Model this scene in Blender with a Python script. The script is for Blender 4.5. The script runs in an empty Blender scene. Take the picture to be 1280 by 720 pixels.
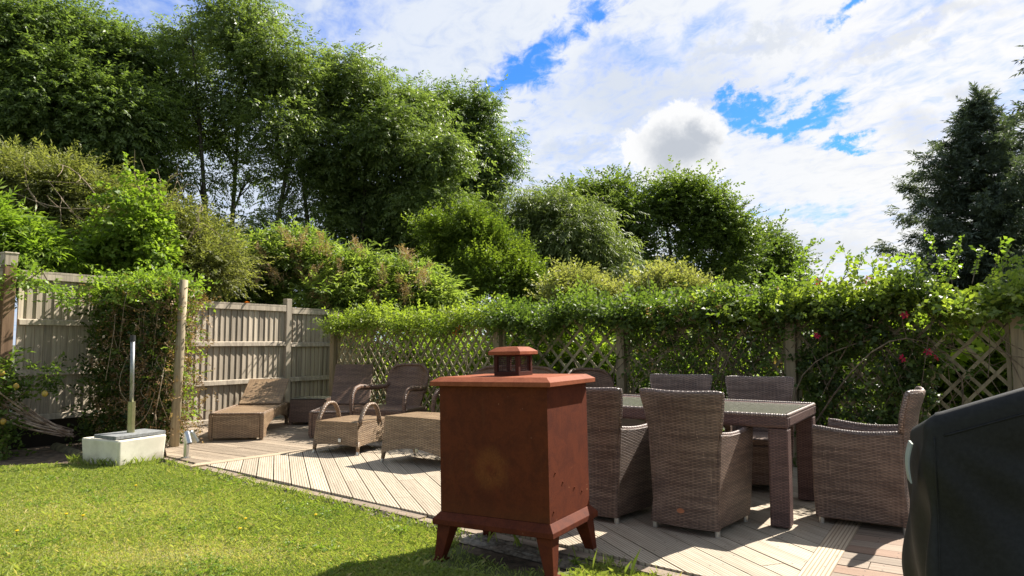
import bpy, bmesh, math, random
import numpy as np
from mathutils import Vector, Matrix

random.seed(7)
RNG = np.random.default_rng(7)
PI = math.pi
SC = bpy.context.scene
COL = SC.collection

# ------------------------------------------------------------------ camera
FPX, CAM_H, HORIZ = 875.0, 1.22, 427.0
PITCH = math.atan((HORIZ - 360.0) / FPX)
cam_d = bpy.data.cameras.new('camera')
cam_d.sensor_width = 36.0
cam_d.lens = FPX / 1280.0 * 36.0
cam_d.clip_start, cam_d.clip_end = 0.05, 1000.0
cam = bpy.data.objects.new('camera', cam_d)
COL.objects.link(cam)
cam.location = (0, 0, CAM_H)
cam.rotation_euler = (PI / 2 + PITCH, 0, 0)
SC.camera = cam

# ------------------------------------------------------------------ light
SUN_AZ = math.radians(50.0)      # right of straight ahead
SUN_EL = math.radians(46.0)
sun_dir = Vector((math.sin(SUN_AZ) * math.cos(SUN_EL), math.cos(SUN_AZ) * math.cos(SUN_EL), math.sin(SUN_EL)))
sd = bpy.data.lights.new('sun', 'SUN')
sd.energy = 5.0
sd.angle = math.radians(0.5)
sd.color = (1.0, 0.94, 0.84)
so = bpy.data.objects.new('sun', sd)
COL.objects.link(so)
so.rotation_euler = (-sun_dir).to_track_quat('-Z', 'Y').to_euler()
so.location = (8, 8, 12)

SC.view_settings.view_transform = 'Standard'
SC.view_settings.look = 'None'
SC.view_settings.exposure = 1.2
SC.view_settings.gamma = 1.0
SC.view_settings.use_curve_mapping = False


def ray(px, py):
    dx, dz = (px - 640.0) / FPX, (360.0 - py) / FPX
    c, s = math.cos(PITCH), math.sin(PITCH)
    return Vector((dx, c - dz * s, s + dz * c))


def at(px, py, z=0.0):          # point of the plane at height z under a photo position
    d = ray(px, py)
    t = (z - CAM_H) / d.z
    return Vector((d.x * t, d.y * t, z))


def deep(px, py, Y):            # point at depth Y
    d = ray(px, py)
    t = Y / d.y
    return Vector((d.x * t, Y, CAM_H + d.z * t))


# ------------------------------------------------------------------ node helper
class NT:
    def __init__(self, tree):
        self.t = tree
        self.n, self.l = tree.nodes, tree.links

    def new(self, kind, **kw):
        nd = self.n.new(kind)
        for k, v in kw.items():
            setattr(nd, k, v)
        return nd

    def put(self, sock, v):
        if v is None:
            return
        if isinstance(v, bpy.types.NodeSocket):
            self.l.new(v, sock)
        else:
            if isinstance(v, (tuple, list)) and sock.type == 'RGBA' and len(v) == 3:
                v = (*v, 1)
            sock.default_value = v

    def math(self, op, a, b=None, c=None, clamp=False):
        nd = self.new('ShaderNodeMath', operation=op, use_clamp=clamp)
        self.put(nd.inputs[0], a)
        self.put(nd.inputs[1], b)
        self.put(nd.inputs[2], c)
        return nd.outputs[0]

    def vmath(self, op, a, b=None, out=0):
        nd = self.new('ShaderNodeVectorMath', operation=op)
        self.put(nd.inputs[0], a)
        if b is not None:
            self.put(nd.inputs[1], b)
        return nd.outputs[out]

    def mix(self, f, a, b, mode='MIX'):
        nd = self.new('ShaderNodeMix', data_type='RGBA', blend_type=mode)
        self.put(nd.inputs[0], f)
        self.put(nd.inputs[6], a)
        self.put(nd.inputs[7], b)
        return nd.outputs[2]

    def sep(self, v):
        nd = self.new('ShaderNodeSeparateXYZ')
        self.put(nd.inputs[0], v)
        return nd.outputs

    def comb(self, x=0.0, y=0.0, z=0.0):
        nd = self.new('ShaderNodeCombineXYZ')
        for s, v in zip(nd.inputs, (x, y, z)):
            self.put(s, v)
        return nd.outputs[0]

    def noise(self, vec, scale, detail=4.0, rough=0.55, dist=0.0, out=0):
        nd = self.new('ShaderNodeTexNoise')
        self.put(nd.inputs['Vector'], vec)
        nd.inputs['Scale'].default_value = scale
        nd.inputs['Detail'].default_value = detail
        nd.inputs['Roughness'].default_value = rough
        nd.inputs['Distortion'].default_value = dist
        return nd.outputs[out]

    def step(self, v, lo, hi):
        nd = self.new('ShaderNodeMapRange', interpolation_type='SMOOTHSTEP')
        self.put(nd.inputs[0], v)
        nd.inputs[1].default_value, nd.inputs[2].default_value = lo, hi
        return nd.outputs[0]

    def scale(self, v, s):
        nd = self.new('ShaderNodeMapping')
        self.put(nd.inputs[0], v)
        nd.inputs['Scale'].default_value = s
        return nd.outputs[0]

    def bump(self, h, strength, dist):
        nd = self.new('ShaderNodeBump')
        self.put(nd.inputs['Height'], h)
        nd.inputs['Strength'].default_value = strength
        nd.inputs['Distance'].default_value = dist
        return nd.outputs[0]


# ------------------------------------------------------------------ sky
def build_world():
    w = bpy.data.worlds.new('World')
    SC.world = w
    w.use_nodes = True
    t = NT(w.node_tree)
    t.n.clear()
    sky = t.new('ShaderNodeTexSky', sky_type='NISHITA')
    sky.sun_disc = False
    sky.sun_elevation = SUN_EL
    sky.sun_rotation = SUN_AZ
    sky.air_density, sky.dust_density, sky.ozone_density = 1.0, 0.3, 3.0
    d = t.new('ShaderNodeTexCoord').outputs['Generated']
    s = t.sep(d)
    up = t.math('MAXIMUM', s[2], 0.0)
    den = t.math('ADD', up, 0.12)
    px, py = t.math('DIVIDE', s[0], den), t.math('DIVIDE', s[1], den)
    plane = t.comb(px, py, 0.0)
    # streaks run towards one point of the horizon
    a = math.radians(-18)
    ca, sa = math.cos(a), math.sin(a)
    along = t.math('ADD', t.math('MULTIPLY', px, sa), t.math('MULTIPLY', py, ca))
    across = t.math('SUBTRACT', t.math('MULTIPLY', px, ca), t.math('MULTIPLY', py, sa))
    streak = t.noise(t.comb(across, t.math('MULTIPLY', along, 0.42), 3.1), 2.6, 10, 0.62, 0.6)
    mack = t.noise(t.comb(t.math('MULTIPLY', across, 1.5), along, 9.7), 11.0, 7, 0.6, 0.5)
    big = t.noise(plane, 0.9, 3, 0.5)
    # gnomonic coordinates about straight ahead, to place the large cloud shapes
    yy = t.math('MAXIMUM', s[1], 0.05)
    gx, gz = t.math('DIVIDE', s[0], yy), t.math('DIVIDE', s[2], yy)
    front = t.step(s[1], 0.0, 0.3)

    def wobble(scale, amp, det=8, seed=0.0):
        v = t.vmath('ADD', d, (seed, 0.3, 0.7))
        a_ = t.math('MULTIPLY', t.math('SUBTRACT', t.noise(v, scale, det, 0.65), 0.5), amp)
        v = t.vmath('ADD', d, (3.7, 1.1 + seed, 0.4))
        b_ = t.math('MULTIPLY', t.math('SUBTRACT', t.noise(v, scale, det, 0.65), 0.5), amp)
        return t.math('ADD', gx, a_), t.math('ADD', gz, b_)
    wx, wz = wobble(7.0, 0.26, 12)
    hx_, hz_ = wobble(16.0, 0.09, 7, 5.0)

    def blob(x, y, rx, ry, rot, ux, uz):
        q = ray(x, y)
        cx, cz = q.x / q.y, q.z / q.y
        dx, dz = t.math('SUBTRACT', ux, cx), t.math('SUBTRACT', uz, cz)
        c, sn = math.cos(rot), math.sin(rot)
        e = t.math('DIVIDE', t.math('ADD', t.math('MULTIPLY', dx, c), t.math('MULTIPLY', dz, sn)), rx / FPX)
        f = t.math('DIVIDE', t.math('SUBTRACT', t.math('MULTIPLY', dz, c), t.math('MULTIPLY', dx, sn)), ry / FPX)
        return t.math('SUBTRACT', 1.0, t.math('SQRT', t.math('ADD', t.math('MULTIPLY', e, e), t.math('MULTIPLY', f, f))))

    def union(lst):
        r = lst[0]
        for v in lst[1:]:
            r = t.math('MAXIMUM', r, v)
        return r
    gaps = union([blob(668, 78, 70, 40, 0.75, wx, wz), blob(735, 22, 60, 34, 0.8, wx, wz), blob(948, 138, 66, 17, 0.66, wx, wz),
                  blob(985, 148, 80, 17, 0.34, wx, wz), blob(1058, 169, 34, 11, 0.15, wx, wz), blob(1070, 6, 60, 14, 0.45, wx, wz)])
    pale = union([blob(150, -20, 260, 100, 0.1, wx, wz), blob(420, 40, 170, 50, 0.5, wx, wz), blob(820, 70, 150, 30, 0.45, wx, wz),
                  blob(1000, 265, 120, 18, 0.1, wx, wz), blob(560, 200, 120, 40, 0.3, wx, wz)])
    wisp = t.math('ADD', t.math('MULTIPLY', streak, 0.52), t.math('MULTIPLY', mack, 0.48))
    wsp = t.math('SUBTRACT', wisp, 0.5)
    g = t.math('MULTIPLY', t.step(t.math('SUBTRACT', gaps, t.math('MULTIPLY', wsp, 3.4)), -0.45, 0.95), front)
    p_ = t.math('MULTIPLY', t.math('MULTIPLY', t.step(pale, -0.3, 0.7), front), 0.38)
    cover = t.math('ADD', t.math('ADD', t.math('MULTIPLY', wsp, 2.3), t.math('MULTIPLY', t.math('SUBTRACT', big, 0.5), 0.8)), 0.48)
    cover = t.math('ADD', cover, t.math('MULTIPLY', front, 0.42))
    cover = t.math('SUBTRACT', t.math('SUBTRACT', cover, p_), t.math('MULTIPLY', g, 1.05))
    cov = t.step(cover, -0.12, 0.98)
    # heap cloud and grey smudges
    heap = union([blob(836, 170, 50, 42, 0, hx_, hz_), blob(876, 164, 44, 36, 0, hx_, hz_), blob(798, 188, 36, 27, 0, hx_, hz_), blob(852, 150, 36, 26, 0, hx_, hz_),
                  blob(850, 205, 62, 44, 0, hx_, hz_)])
    hm = t.math('MULTIPLY', t.step(heap, -0.04, 0.26), front)
    core = union([blob(846, 190, 56, 40, 0, hx_, hz_), blob(872, 176, 36, 28, 0, hx_, hz_)])
    hg = t.math('MULTIPLY', t.step(core, -0.15, 0.75), front)
    low = t.math('MULTIPLY', t.step(union([blob(1150, 158, 50, 30, 0, hx_, hz_), blob(1130, 52, 150, 18, 0.28, wx, wz), blob(1010, 325, 100, 34, 0.1, wx, wz),
                                           blob(1215, 112, 34, 16, 0, hx_, hz_), blob(930, 60, 110, 16, 0.4, wx, wz), blob(730, 200, 60, 26, 0.2, wx, wz), blob(835, 130, 170, 75, 0.1, wx, wz)]), -0.3, 0.7), front)
    shade = t.math('MULTIPLY', t.step(t.math('SUBTRACT', 0.5, wsp), 0.42, 0.72), 0.55)
    grey = t.math('MAXIMUM', shade, t.math('MULTIPLY', low, 0.55))
    bright = t.mix(t.step(gx, -0.45, 0.25), (0.315, 0.35, 0.415), (0.39, 0.405, 0.43))
    bright = t.mix(t.step(gx, 0.2, 0.62), bright, (0.435, 0.435, 0.435))
    dim = t.mix(t.step(gx, -0.1, 0.6), (0.235, 0.28, 0.36), (0.285, 0.305, 0.34))
    ccol = t.mix(grey, bright, dim)
    hcol = t.mix(hg, (0.43, 0.432, 0.435), (0.245, 0.262, 0.29))
    ccol = t.mix(hm, ccol, hcol)
    # the part behind the viewer, away from the sun, is dimmer
    ccol = t.mix(t.step(s[1], -0.6, 0.35), (0.20, 0.215, 0.24), ccol)
    allc = t.math('MAXIMUM', cov, hm)
    bg1 = t.new('ShaderNodeBackground')
    t.put(bg1.inputs[0], t.mix(1.0, sky.outputs[0], t.mix(front, (1.0, 0.92, 0.80), (0.21, 0.50, 0.98)), 'MULTIPLY'))
    bg1.inputs[1].default_value = 0.095
    bg2 = t.new('ShaderNodeBackground')
    t.put(bg2.inputs[0], ccol)
    mx = t.new('ShaderNodeMixShader')
    t.l.new(allc, mx.inputs[0])
    t.l.new(bg1.outputs[0], mx.inputs[1])
    t.l.new(bg2.outputs[0], mx.inputs[2])
    out = t.new('ShaderNodeOutputWorld')
    t.l.new(mx.outputs[0], out.inputs[0])


build_world()


# ------------------------------------------------------------------ materials
def new_mat(name):
    m = bpy.data.materials.new(name)
    m.use_nodes = True
    t = NT(m.node_tree)
    return m, t, m.node_tree.nodes['Principled BSDF']


def wicker(name, c1, c2, gap, q=0.0115, p=0.036, sheen=0.45):
    m, t, b = new_mat(name)
    uv = t.new('ShaderNodeUVMap').outputs[0]
    s = t.sep(uv)
    wob = t.math('MULTIPLY', t.math('SUBTRACT', t.noise(t.scale(uv, (14, 14, 1)), 1.0, 2), 0.5), 0.5)
    bb = t.math('ADD', t.math('DIVIDE', s[1], q), wob)
    aa = t.math('DIVIDE', s[0], p)
    row = t.math('FLOOR', bb)
    par = t.math('MODULO', t.math('ABSOLUTE', row), 2.0)
    strand = t.math('ABSOLUTE', t.math('SINE', t.math('MULTIPLY', bb, PI)))
    over = t.math('COSINE', t.math('MULTIPLY', t.math('ADD', aa, par), PI))
    h = t.math('MULTIPLY', t.math('POWER', strand, 0.6), t.math('ADD', 0.72, t.math('MULTIPLY', over, 0.28)))
    rn = t.noise(t.comb(t.math('MULTIPLY', s[0], 3.0), t.math('MULTIPLY', row, 0.37), 0), 1.0, 2)
    big = t.noise(t.scale(uv, (2.2, 7.0, 1)), 1.0, 3)
    vert = t.noise(t.scale(uv, (60, 9, 1)), 1.0, 3, 0.6)
    tone = t.math('ADD', t.math('ADD', t.math('MULTIPLY', rn, 0.55), t.math('MULTIPLY', big, 0.45)), t.math('MULTIPLY', vert, 0.35))
    col = t.mix(t.step(tone, 0.52, 0.82), c1, c2)
    worn = t.step(t.noise(t.scale(uv, (75, 7, 1)), 1.0, 2, 0.5), 0.66, 0.76)
    col = t.mix(t.math('MULTIPLY', worn, 0.55), col, tuple(min(0.6, x * 1.9) for x in c2))
    col = t.mix(t.step(h, 0.08, 0.72), gap, col)
    t.put(b.inputs['Base Color'], col)
    b.inputs['Roughness'].default_value = sheen
    t.put(b.inputs['Normal'], t.bump(h, 0.9, 0.004))
    return m


def wood(name, c1, c2, dark, grain=(40, 40, 2.2), rough=0.8, rnd=0.35, groove=None, warm=None):
    """weathered timber; object space grain, or board UVs with grooves"""
    m, t, b = new_mat(name)
    geo = t.new('ShaderNodeNewGeometry')
    isl = geo.outputs['Random Per Island']
    if groove:
        uv = t.new('ShaderNodeUVMap').outputs[0]
        s = t.sep(uv)
        v = t.comb(t.math('ADD', s[0], t.math('MULTIPLY', isl, 31.0)), s[1], t.math('MULTIPLY', isl, 17.0))
    else:
        v0 = t.new('ShaderNodeTexCoord').outputs['Object']
        o = t.math('MULTIPLY', isl, 23.0)
        v = t.vmath('ADD', v0, t.comb(o, o, o))
    g1 = t.noise(t.scale(v, grain), 1.0, 6, 0.65, 0.6)
    g2 = t.noise(t.scale(v, tuple(x * 0.25 for x in grain)), 1.0, 4, 0.6, 0.3)
    tone = t.math('ADD', t.math('MULTIPLY', g1, 0.6), t.math('MULTIPLY', g2, 0.4))
    col = t.mix(t.step(tone, 0.35, 0.65), c1, c2)
    lum = t.math('ADD', 1.0 - rnd / 2, t.math('MULTIPLY', isl, rnd))
    col = t.mix(1.0, col, t.comb(lum, lum, lum), 'MULTIPLY')
    if warm:
        i2 = t.math('FRACT', t.math('MULTIPLY', isl, 7.31))
        col = t.mix(t.math('MULTIPLY', t.step(i2, 0.6, 1.0), 0.6), col, warm)
    kn = t.noise(t.scale(v, tuple(min(x, 9.0) for x in grain)), 1.0, 5, 0.7)
    col = t.mix(t.math('MULTIPLY', t.step(kn, 0.60, 0.74), 0.6), col, dark)
    h = t.math('MULTIPLY', g1, 0.35)
    if groove:
        ph = t.math('ABSOLUTE', t.math('SINE', t.math('MULTIPLY', s[1], PI / groove)))
        ridge = t.step(ph, 0.22, 0.55)
        col = t.mix(t.math('MULTIPLY', t.math('SUBTRACT', 1.0, ridge), 0.72), col, dark)
        h = t.math('ADD', h, ridge)
        uu = t.math('SUBTRACT', t.math('FRACT', t.math('ADD', t.math('DIVIDE', s[0], 0.47), isl)), 0.5)
        du = t.math('MULTIPLY', uu, 0.47)
        dv = t.math('SUBTRACT', t.math('ABSOLUTE', t.math('SUBTRACT', s[1], 0.066)), 0.042)
        rr_ = t.math('SQRT', t.math('ADD', t.math('MULTIPLY', du, du), t.math('MULTIPLY', dv, dv)))
        col = t.mix(t.math('SUBTRACT', 1.0, t.step(rr_, 0.0035, 0.007)), col, tuple(x * 0.35 for x in dark))
        grime = t.noise(t.comb(t.math('MULTIPLY', s[0], 1.3), t.math('MULTIPLY', s[1], 6.0), t.math('MULTIPLY', isl, 40.0)), 1.0, 6, 0.7)
        col = t.mix(t.math('MULTIPLY', t.step(grime, 0.52, 0.72), 0.38), col, tuple(0.5 * (a_ + b_) for a_, b_ in zip(dark, c1)))
    t.put(b.inputs['Base Color'], col)
    b.inputs['Roughness'].default_value = rough
    t.put(b.inputs['Normal'], t.bump(h, 0.7, 0.004))
    return m


def leafmat(name, c1, c2, trans=0.35, rough=0.5, tint=None):
    m, t, b = new_mat(name)
    r = t.new('ShaderNodeAttribute', attribute_name='rnd').outputs['Fac']
    col = t.mix(r, c1, c2)
    if tint:
        col = t.mix(t.step(r, 0.9, 1.0), col, tint)
    t.put(b.inputs['Base Color'], col)
    b.inputs['Roughness'].default_value = rough
    b.inputs['Specular IOR Level'].default_value = 0.35
    tr = t.new('ShaderNodeBsdfTranslucent')
    t.put(tr.inputs[0], t.mix(1.0, col, (1.25, 1.35, 0.55), 'MULTIPLY'))
    mx = t.new('ShaderNodeMixShader')
    mx.inputs[0].default_value = trans
    t.l.new(b.outputs[0], mx.inputs[1])
    t.l.new(tr.outputs[0], mx.inputs[2])
    t.l.new(mx.outputs[0], t.n['Material Output'].inputs[0])
    return m


def plain(name, c, rough=0.6, metal=0.0, var=0.15, scale=8.0, bump=0.0, c2=None, detail=5):
    m, t, b = new_mat(name)
    v = t.new('ShaderNodeTexCoord').outputs['Object']
    n = t.noise(v, scale, detail, 0.65)
    lo = tuple(x * (1 - var) for x in c)
    hi = c2 if c2 else tuple(min(1, x * (1 + var)) for x in c)
    t.put(b.inputs['Base Color'], t.mix(t.step(n, 0.3, 0.7), lo, hi))
    b.inputs['Roughness'].default_value = rough
    b.inputs['Metallic'].default_value = metal
    if bump:
        t.put(b.inputs['Normal'], t.bump(t.noise(v, scale * 3, 6, 0.7), 0.6, bump))
    return m


def rust_mat(name, c1, c2, c3, stain=False):
    m, t, b = new_mat(name)
    v = t.new('ShaderNodeTexCoord').outputs['Object']
    n = t.noise(v, 9, 8, 0.7, 0.6)
    fine = t.noise(v, 90, 4, 0.7)
    run = t.noise(t.scale(v, (18, 18, 1.6)), 1.0, 5, 0.6)
    col = t.mix(t.step(t.math('ADD', t.math('MULTIPLY', n, 0.65), t.math('MULTIPLY', fine, 0.35)), 0.36, 0.62), c1, c2)
    col = t.mix(t.math('MULTIPLY', t.step(run, 0.55, 0.75), 0.45), col, c3)
    if stain:                       # a scorched rust ring on the front sheet
        s = t.sep(v)
        dx = t.math('SUBTRACT', s[0], -0.015)
        dz = t.math('SUBTRACT', s[2], 0.44)
        r = t.math('ADD', t.math('SQRT', t.math('ADD', t.math('MULTIPLY', dx, dx), t.math('MULTIPLY', dz, dz))), t.math('MULTIPLY', t.math('SUBTRACT', n, 0.5), 0.16))
        ring = t.math('MULTIPLY', t.step(r, 0.02, 0.07), t.math('SUBTRACT', 1.0, t.step(r, 0.075, 0.15)))
        col = t.mix(t.math('MULTIPLY', ring, t.math('MULTIPLY', fine, 0.9)), col, (0.20, 0.068, 0.016))
        lowr = t.math('SUBTRACT', 1.0, t.step(t.math('ADD', s[2], t.math('MULTIPLY', n, 0.12)), 0.19, 0.34))
        col = t.mix(t.math('MULTIPLY', lowr, 0.35), col, c3)
    spk = t.step(t.noise(v, 45, 1, 0.4), 0.80, 0.84)
    col = t.mix(t.math('MULTIPLY', spk, 0.35), col, (0.45, 0.28, 0.16))
    t.put(b.inputs['Base Color'], col)
    b.inputs['Roughness'].default_value = 0.7
    b.inputs['Specular IOR Level'].default_value = 0.16
    t.put(b.inputs['Normal'], t.bump(t.math('ADD', fine, n), 0.25, 0.002))
    return m


M = {}
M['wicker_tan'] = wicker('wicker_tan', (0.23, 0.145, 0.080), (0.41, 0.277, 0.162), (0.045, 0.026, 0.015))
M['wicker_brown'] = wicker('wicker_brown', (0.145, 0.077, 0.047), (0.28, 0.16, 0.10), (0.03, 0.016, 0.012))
M['wicker_grey'] = wicker('wicker_grey', (0.130, 0.080, 0.057), (0.295, 0.198, 0.147), (0.024, 0.013, 0.010), q=0.0095, p=0.028)
M['wicker_table'] = wicker('wicker_table', (0.105, 0.052, 0.044), (0.20, 0.112, 0.092), (0.018, 0.009, 0.01), q=0.009, p=0.02)
M['rim'] = wicker('wicker_rim', (0.21, 0.15, 0.125), (0.34, 0.26, 0.225), (0.05, 0.03, 0.025), q=0.016, p=0.016)
M['rim_tan'] = wicker('wicker_rim_tan', (0.20, 0.125, 0.075), (0.33, 0.22, 0.14), (0.05, 0.03, 0.02), q=0.016, p=0.016)
M['fence'] = wood('fence_timber', (0.285, 0.235, 0.178), (0.53, 0.445, 0.34), (0.13, 0.10, 0.07), (34, 34, 1.3), rnd=0.6)
M['fence_brown'] = wood('brown_timber', (0.17, 0.095, 0.05), (0.29, 0.18, 0.105), (0.07, 0.04, 0.025), (34, 34, 1.6))
M['trellis'] = wood('trellis_timber', (0.22, 0.18, 0.10), (0.39, 0.325, 0.19), (0.09, 0.078, 0.045), (30, 30, 3), rnd=0.4)
M['post'] = wood('post_timber', (0.21, 0.165, 0.10), (0.36, 0.29, 0.18), (0.07, 0.055, 0.03), (30, 30, 2))
M['deck_pale'] = wood('deck_pale', (0.36, 0.295, 0.215), (0.50, 0.42, 0.315), (0.15, 0.11, 0.07), (2.2, 45, 1), rnd=0.26, groove=0.0205, rough=0.75)
M['deck_old'] = wood('deck_old', (0.235, 0.18, 0.125), (0.41, 0.325, 0.235), (0.09, 0.06, 0.04), (2.2, 45, 1), rnd=0.4, groove=0.0205, rough=0.75)
M['deck_right'] = wood('deck_right', (0.22, 0.165, 0.115), (0.37, 0.29, 0.215), (0.10, 0.065, 0.04), (1.8, 40, 1), rnd=0.4, groove=0.014, rough=0.75, warm=(0.27, 0.11, 0.05))
M['strip'] = wood('deck_strip', (0.42, 0.315, 0.205), (0.55, 0.44, 0.31), (0.17, 0.11, 0.06), (2.2, 45, 1), rnd=0.1, groove=0.0205, rough=0.7)
M['edging'] = wood('edging_board', (0.23, 0.17, 0.12), (0.36, 0.28, 0.205), (0.08, 0.06, 0.045), (2.2, 45, 1), rnd=0.3, groove=0.016)
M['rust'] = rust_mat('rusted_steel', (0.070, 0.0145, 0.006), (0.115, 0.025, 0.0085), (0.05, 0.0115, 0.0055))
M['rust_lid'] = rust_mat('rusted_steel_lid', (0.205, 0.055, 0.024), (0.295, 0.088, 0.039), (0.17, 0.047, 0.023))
M['rust_front'] = rust_mat('rusted_front_sheet', (0.075, 0.0165, 0.0055), (0.118, 0.026, 0.0075), (0.12, 0.04, 0.013), stain=True)
M['rust_dark'] = rust_mat('dark_rusted_steel', (0.045, 0.014, 0.009), (0.075, 0.02, 0.011), (0.03, 0.011, 0.007))
M['mesh_metal'] = plain('spark_mesh', (0.06, 0.02, 0.016), 0.6, 0.3)
M['steel'] = plain('brushed_steel', (0.55, 0.55, 0.54), 0.28, 1.0, 0.1, 30)
M['dull_steel'] = plain('dull_steel', (0.30, 0.31, 0.30), 0.45, 0.8, 0.2, 30)
M['foot_metal'] = plain('foot_metal', (0.62, 0.60, 0.56), 0.35, 0.9, 0.1, 30)
M['sleeve_steel'] = plain('steel_green_reflection', (0.36, 0.35, 0.19), 0.35, 0.8, 0.1, 20)  # steel sleeve; its yellow-green reflection is painted into the base colour
M['dark_plastic'] = plain('dark_plastic', (0.02, 0.02, 0.02), 0.5)
M['white_stone'] = plain('white_glaze', (0.70, 0.66, 0.53), 0.55, 0, 0.14, 5, 0.001, c2=(0.78, 0.74, 0.62))
def dirty(mat, z0, z1):
    t = NT(mat.node_tree)
    b = t.n['Principled BSDF']
    src = b.inputs['Base Color'].links[0].from_socket
    v = t.new('ShaderNodeTexCoord').outputs['Object']
    z = t.math('ADD', t.sep(v)[2], t.math('MULTIPLY', t.math('SUBTRACT', t.noise(v, 11, 6, 0.7), 0.5), 0.22))
    f = t.math('MULTIPLY', t.math('SUBTRACT', 1.0, t.step(z, z0, z1)), 0.6)
    sp = t.math('MULTIPLY', t.step(t.noise(v, 30, 5, 0.75), 0.6, 0.72), 0.3)
    t.put(b.inputs['Base Color'], t.mix(t.math('MAXIMUM', f, sp), src, (0.23, 0.19, 0.12)))


dirty(M['white_stone'], 0.0, 0.12)
M['slab'] = plain('grey_slab', (0.20, 0.205, 0.205), 0.85, 0, 0.3, 40, 0.002)
M['copper'] = plain('copper_badge', (0.50, 0.20, 0.11), 0.45, 0.4)
M['pale_badge'] = plain('pale_badge', (0.42, 0.38, 0.26), 0.5, 0.2)
M['silver_badge'] = plain('silver_badge', (0.6, 0.6, 0.62), 0.35, 0.7)
M['soil'] = plain('soil', (0.075, 0.052, 0.036), 0.95, 0, 0.5, 14, 0.02, c2=(0.20, 0.14, 0.09), detail=8)
M['verge'] = plain('dry_verge_soil', (0.15, 0.115, 0.08), 0.95, 0, 0.4, 26, 0.01, c2=(0.34, 0.28, 0.215), detail=9)
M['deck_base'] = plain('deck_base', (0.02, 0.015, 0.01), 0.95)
M['stone'] = plain('edge_stone', (0.17, 0.14, 0.105), 0.9, 0, 0.4, 18, 0.012, c2=(0.36, 0.31, 0.25), detail=9)
M['bark'] = plain('bark', (0.06, 0.05, 0.036), 0.9, 0, 0.4, 14, 0.01, c2=(0.13, 0.11, 0.085))
M['stem'] = plain('stem', (0.12, 0.085, 0.05), 0.85, 0, 0.4, 20, c2=(0.25, 0.185, 0.12))
M['dry_twig'] = plain('dry_twig', (0.25, 0.18, 0.115), 0.85, 0, 0.35, 20, c2=(0.40, 0.31, 0.21))
M['cane'] = plain('cane', (0.27, 0.17, 0.115), 0.6, 0, 0.4, 12, c2=(0.52, 0.40, 0.32))
M['fabric'] = plain('black_cover', (0.0105, 0.010, 0.010), 0.62, 0, 0.3, 60, 0.0006, c2=(0.014, 0.014, 0.014))
M['fabric'].node_tree.nodes['Principled BSDF'].inputs['Specular IOR Level'].default_value = 0.32
M['tape'] = plain('pale_tape', (0.30, 0.33, 0.29), 0.6, 0, 0.1, 30)
M['log'] = plain('mossy_log', (0.10, 0.085, 0.05), 0.9, 0, 0.4, 16, 0.01, c2=(0.17, 0.15, 0.07))
M['red'] = leafmat('red_petal', (0.50, 0.012, 0.05), (0.75, 0.03, 0.12), 0.3)
M['white_petal'] = leafmat('white_petal', (0.62, 0.55, 0.55), (0.82, 0.76, 0.76), 0.3)
M['violet_petal'] = leafmat('violet_petal', (0.30, 0.22, 0.52), (0.48, 0.40, 0.70), 0.3)
M['yellow'] = leafmat('yellow_petal', (0.72, 0.50, 0.01), (0.85, 0.62, 0.02), 0.2)
M['orange_leaf'] = leafmat('orange_leaf', (0.50, 0.12, 0.02), (0.65, 0.22, 0.04), 0.3)
M['plume'] = leafmat('dry_plume', (0.34, 0.22, 0.11), (0.52, 0.36, 0.20), 0.25)
M['pear'] = plain('pear_skin', (0.42, 0.34, 0.06), 0.45, 0, 0.2, 20, c2=(0.55, 0.30, 0.07))


def glass_mat():
    m, t, b = new_mat('dark_glass')
    v = t.new('ShaderNodeTexCoord').outputs['Object']
    n = t.noise(v, 26, 5, 0.7)
    t.put(b.inputs['Base Color'], t.mix(t.step(n, 0.35, 0.75), (0.105, 0.105, 0.080), (0.185, 0.185, 0.145)))
    b.inputs['Roughness'].default_value = 0.16
    b.inputs['Specular IOR Level'].default_value = 0.6
    t.put(b.inputs['Roughness'], t.math('ADD', 0.10, t.math('MULTIPLY', n, 0.22)))
    return m


M['glass'] = glass_mat()


def lawn_base():
    m, t, b = new_mat('lawn_base')
    v = t.new('ShaderNodeTexCoord').outputs['Object']
    n = t.noise(v, 1.3, 5, 0.6)
    f = t.noise(v, 40, 6, 0.7)
    col = t.mix(t.step(n, 0.35, 0.65), (0.09, 0.11, 0.025), (0.16, 0.165, 0.05))
    col = t.mix(t.math('MULTIPLY', t.step(f, 0.5, 0.8), 0.6), col, (0.14, 0.11, 0.05))
    t.put(b.inputs['Base Color'], col)
    b.inputs['Roughness'].default_value = 0.95
    return m


M['lawn_base'] = lawn_base()
M['field'] = plain('field', (0.04, 0.055, 0.018), 0.95, 0, 0.4, 0.7, c2=(0.09, 0.10, 0.035))
M['blade'] = leafmat('grass_blade', (0.155, 0.212, 0.042), (0.415, 0.44, 0.13), 0.42, 0.5, tint=(0.50, 0.42, 0.20))
L = {}
L['ash'] = leafmat('ash_leaf', (0.0884, 0.1300, 0.0405), (0.2444, 0.3050, 0.1080), 0.48, 0.42)
L['ash_dark'] = leafmat('dark_ash_leaf', (0.0728, 0.1150, 0.0378), (0.1976, 0.2620, 0.0837), 0.46, 0.42)
L['lime'] = leafmat('lime_leaf', (0.070, 0.115, 0.020), (0.215, 0.275, 0.045), 0.46)
L['willow'] = leafmat('willow_leaf', (0.100, 0.138, 0.044), (0.215, 0.260, 0.092), 0.42, 0.5)
L['oak'] = leafmat('oak_leaf', (0.0686, 0.1080, 0.0270), (0.1820, 0.2400, 0.0607), 0.44, 0.5)
L['conifer'] = leafmat('conifer_needle', (0.055, 0.080, 0.056), (0.150, 0.188, 0.132), 0.24, 0.65)
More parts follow.
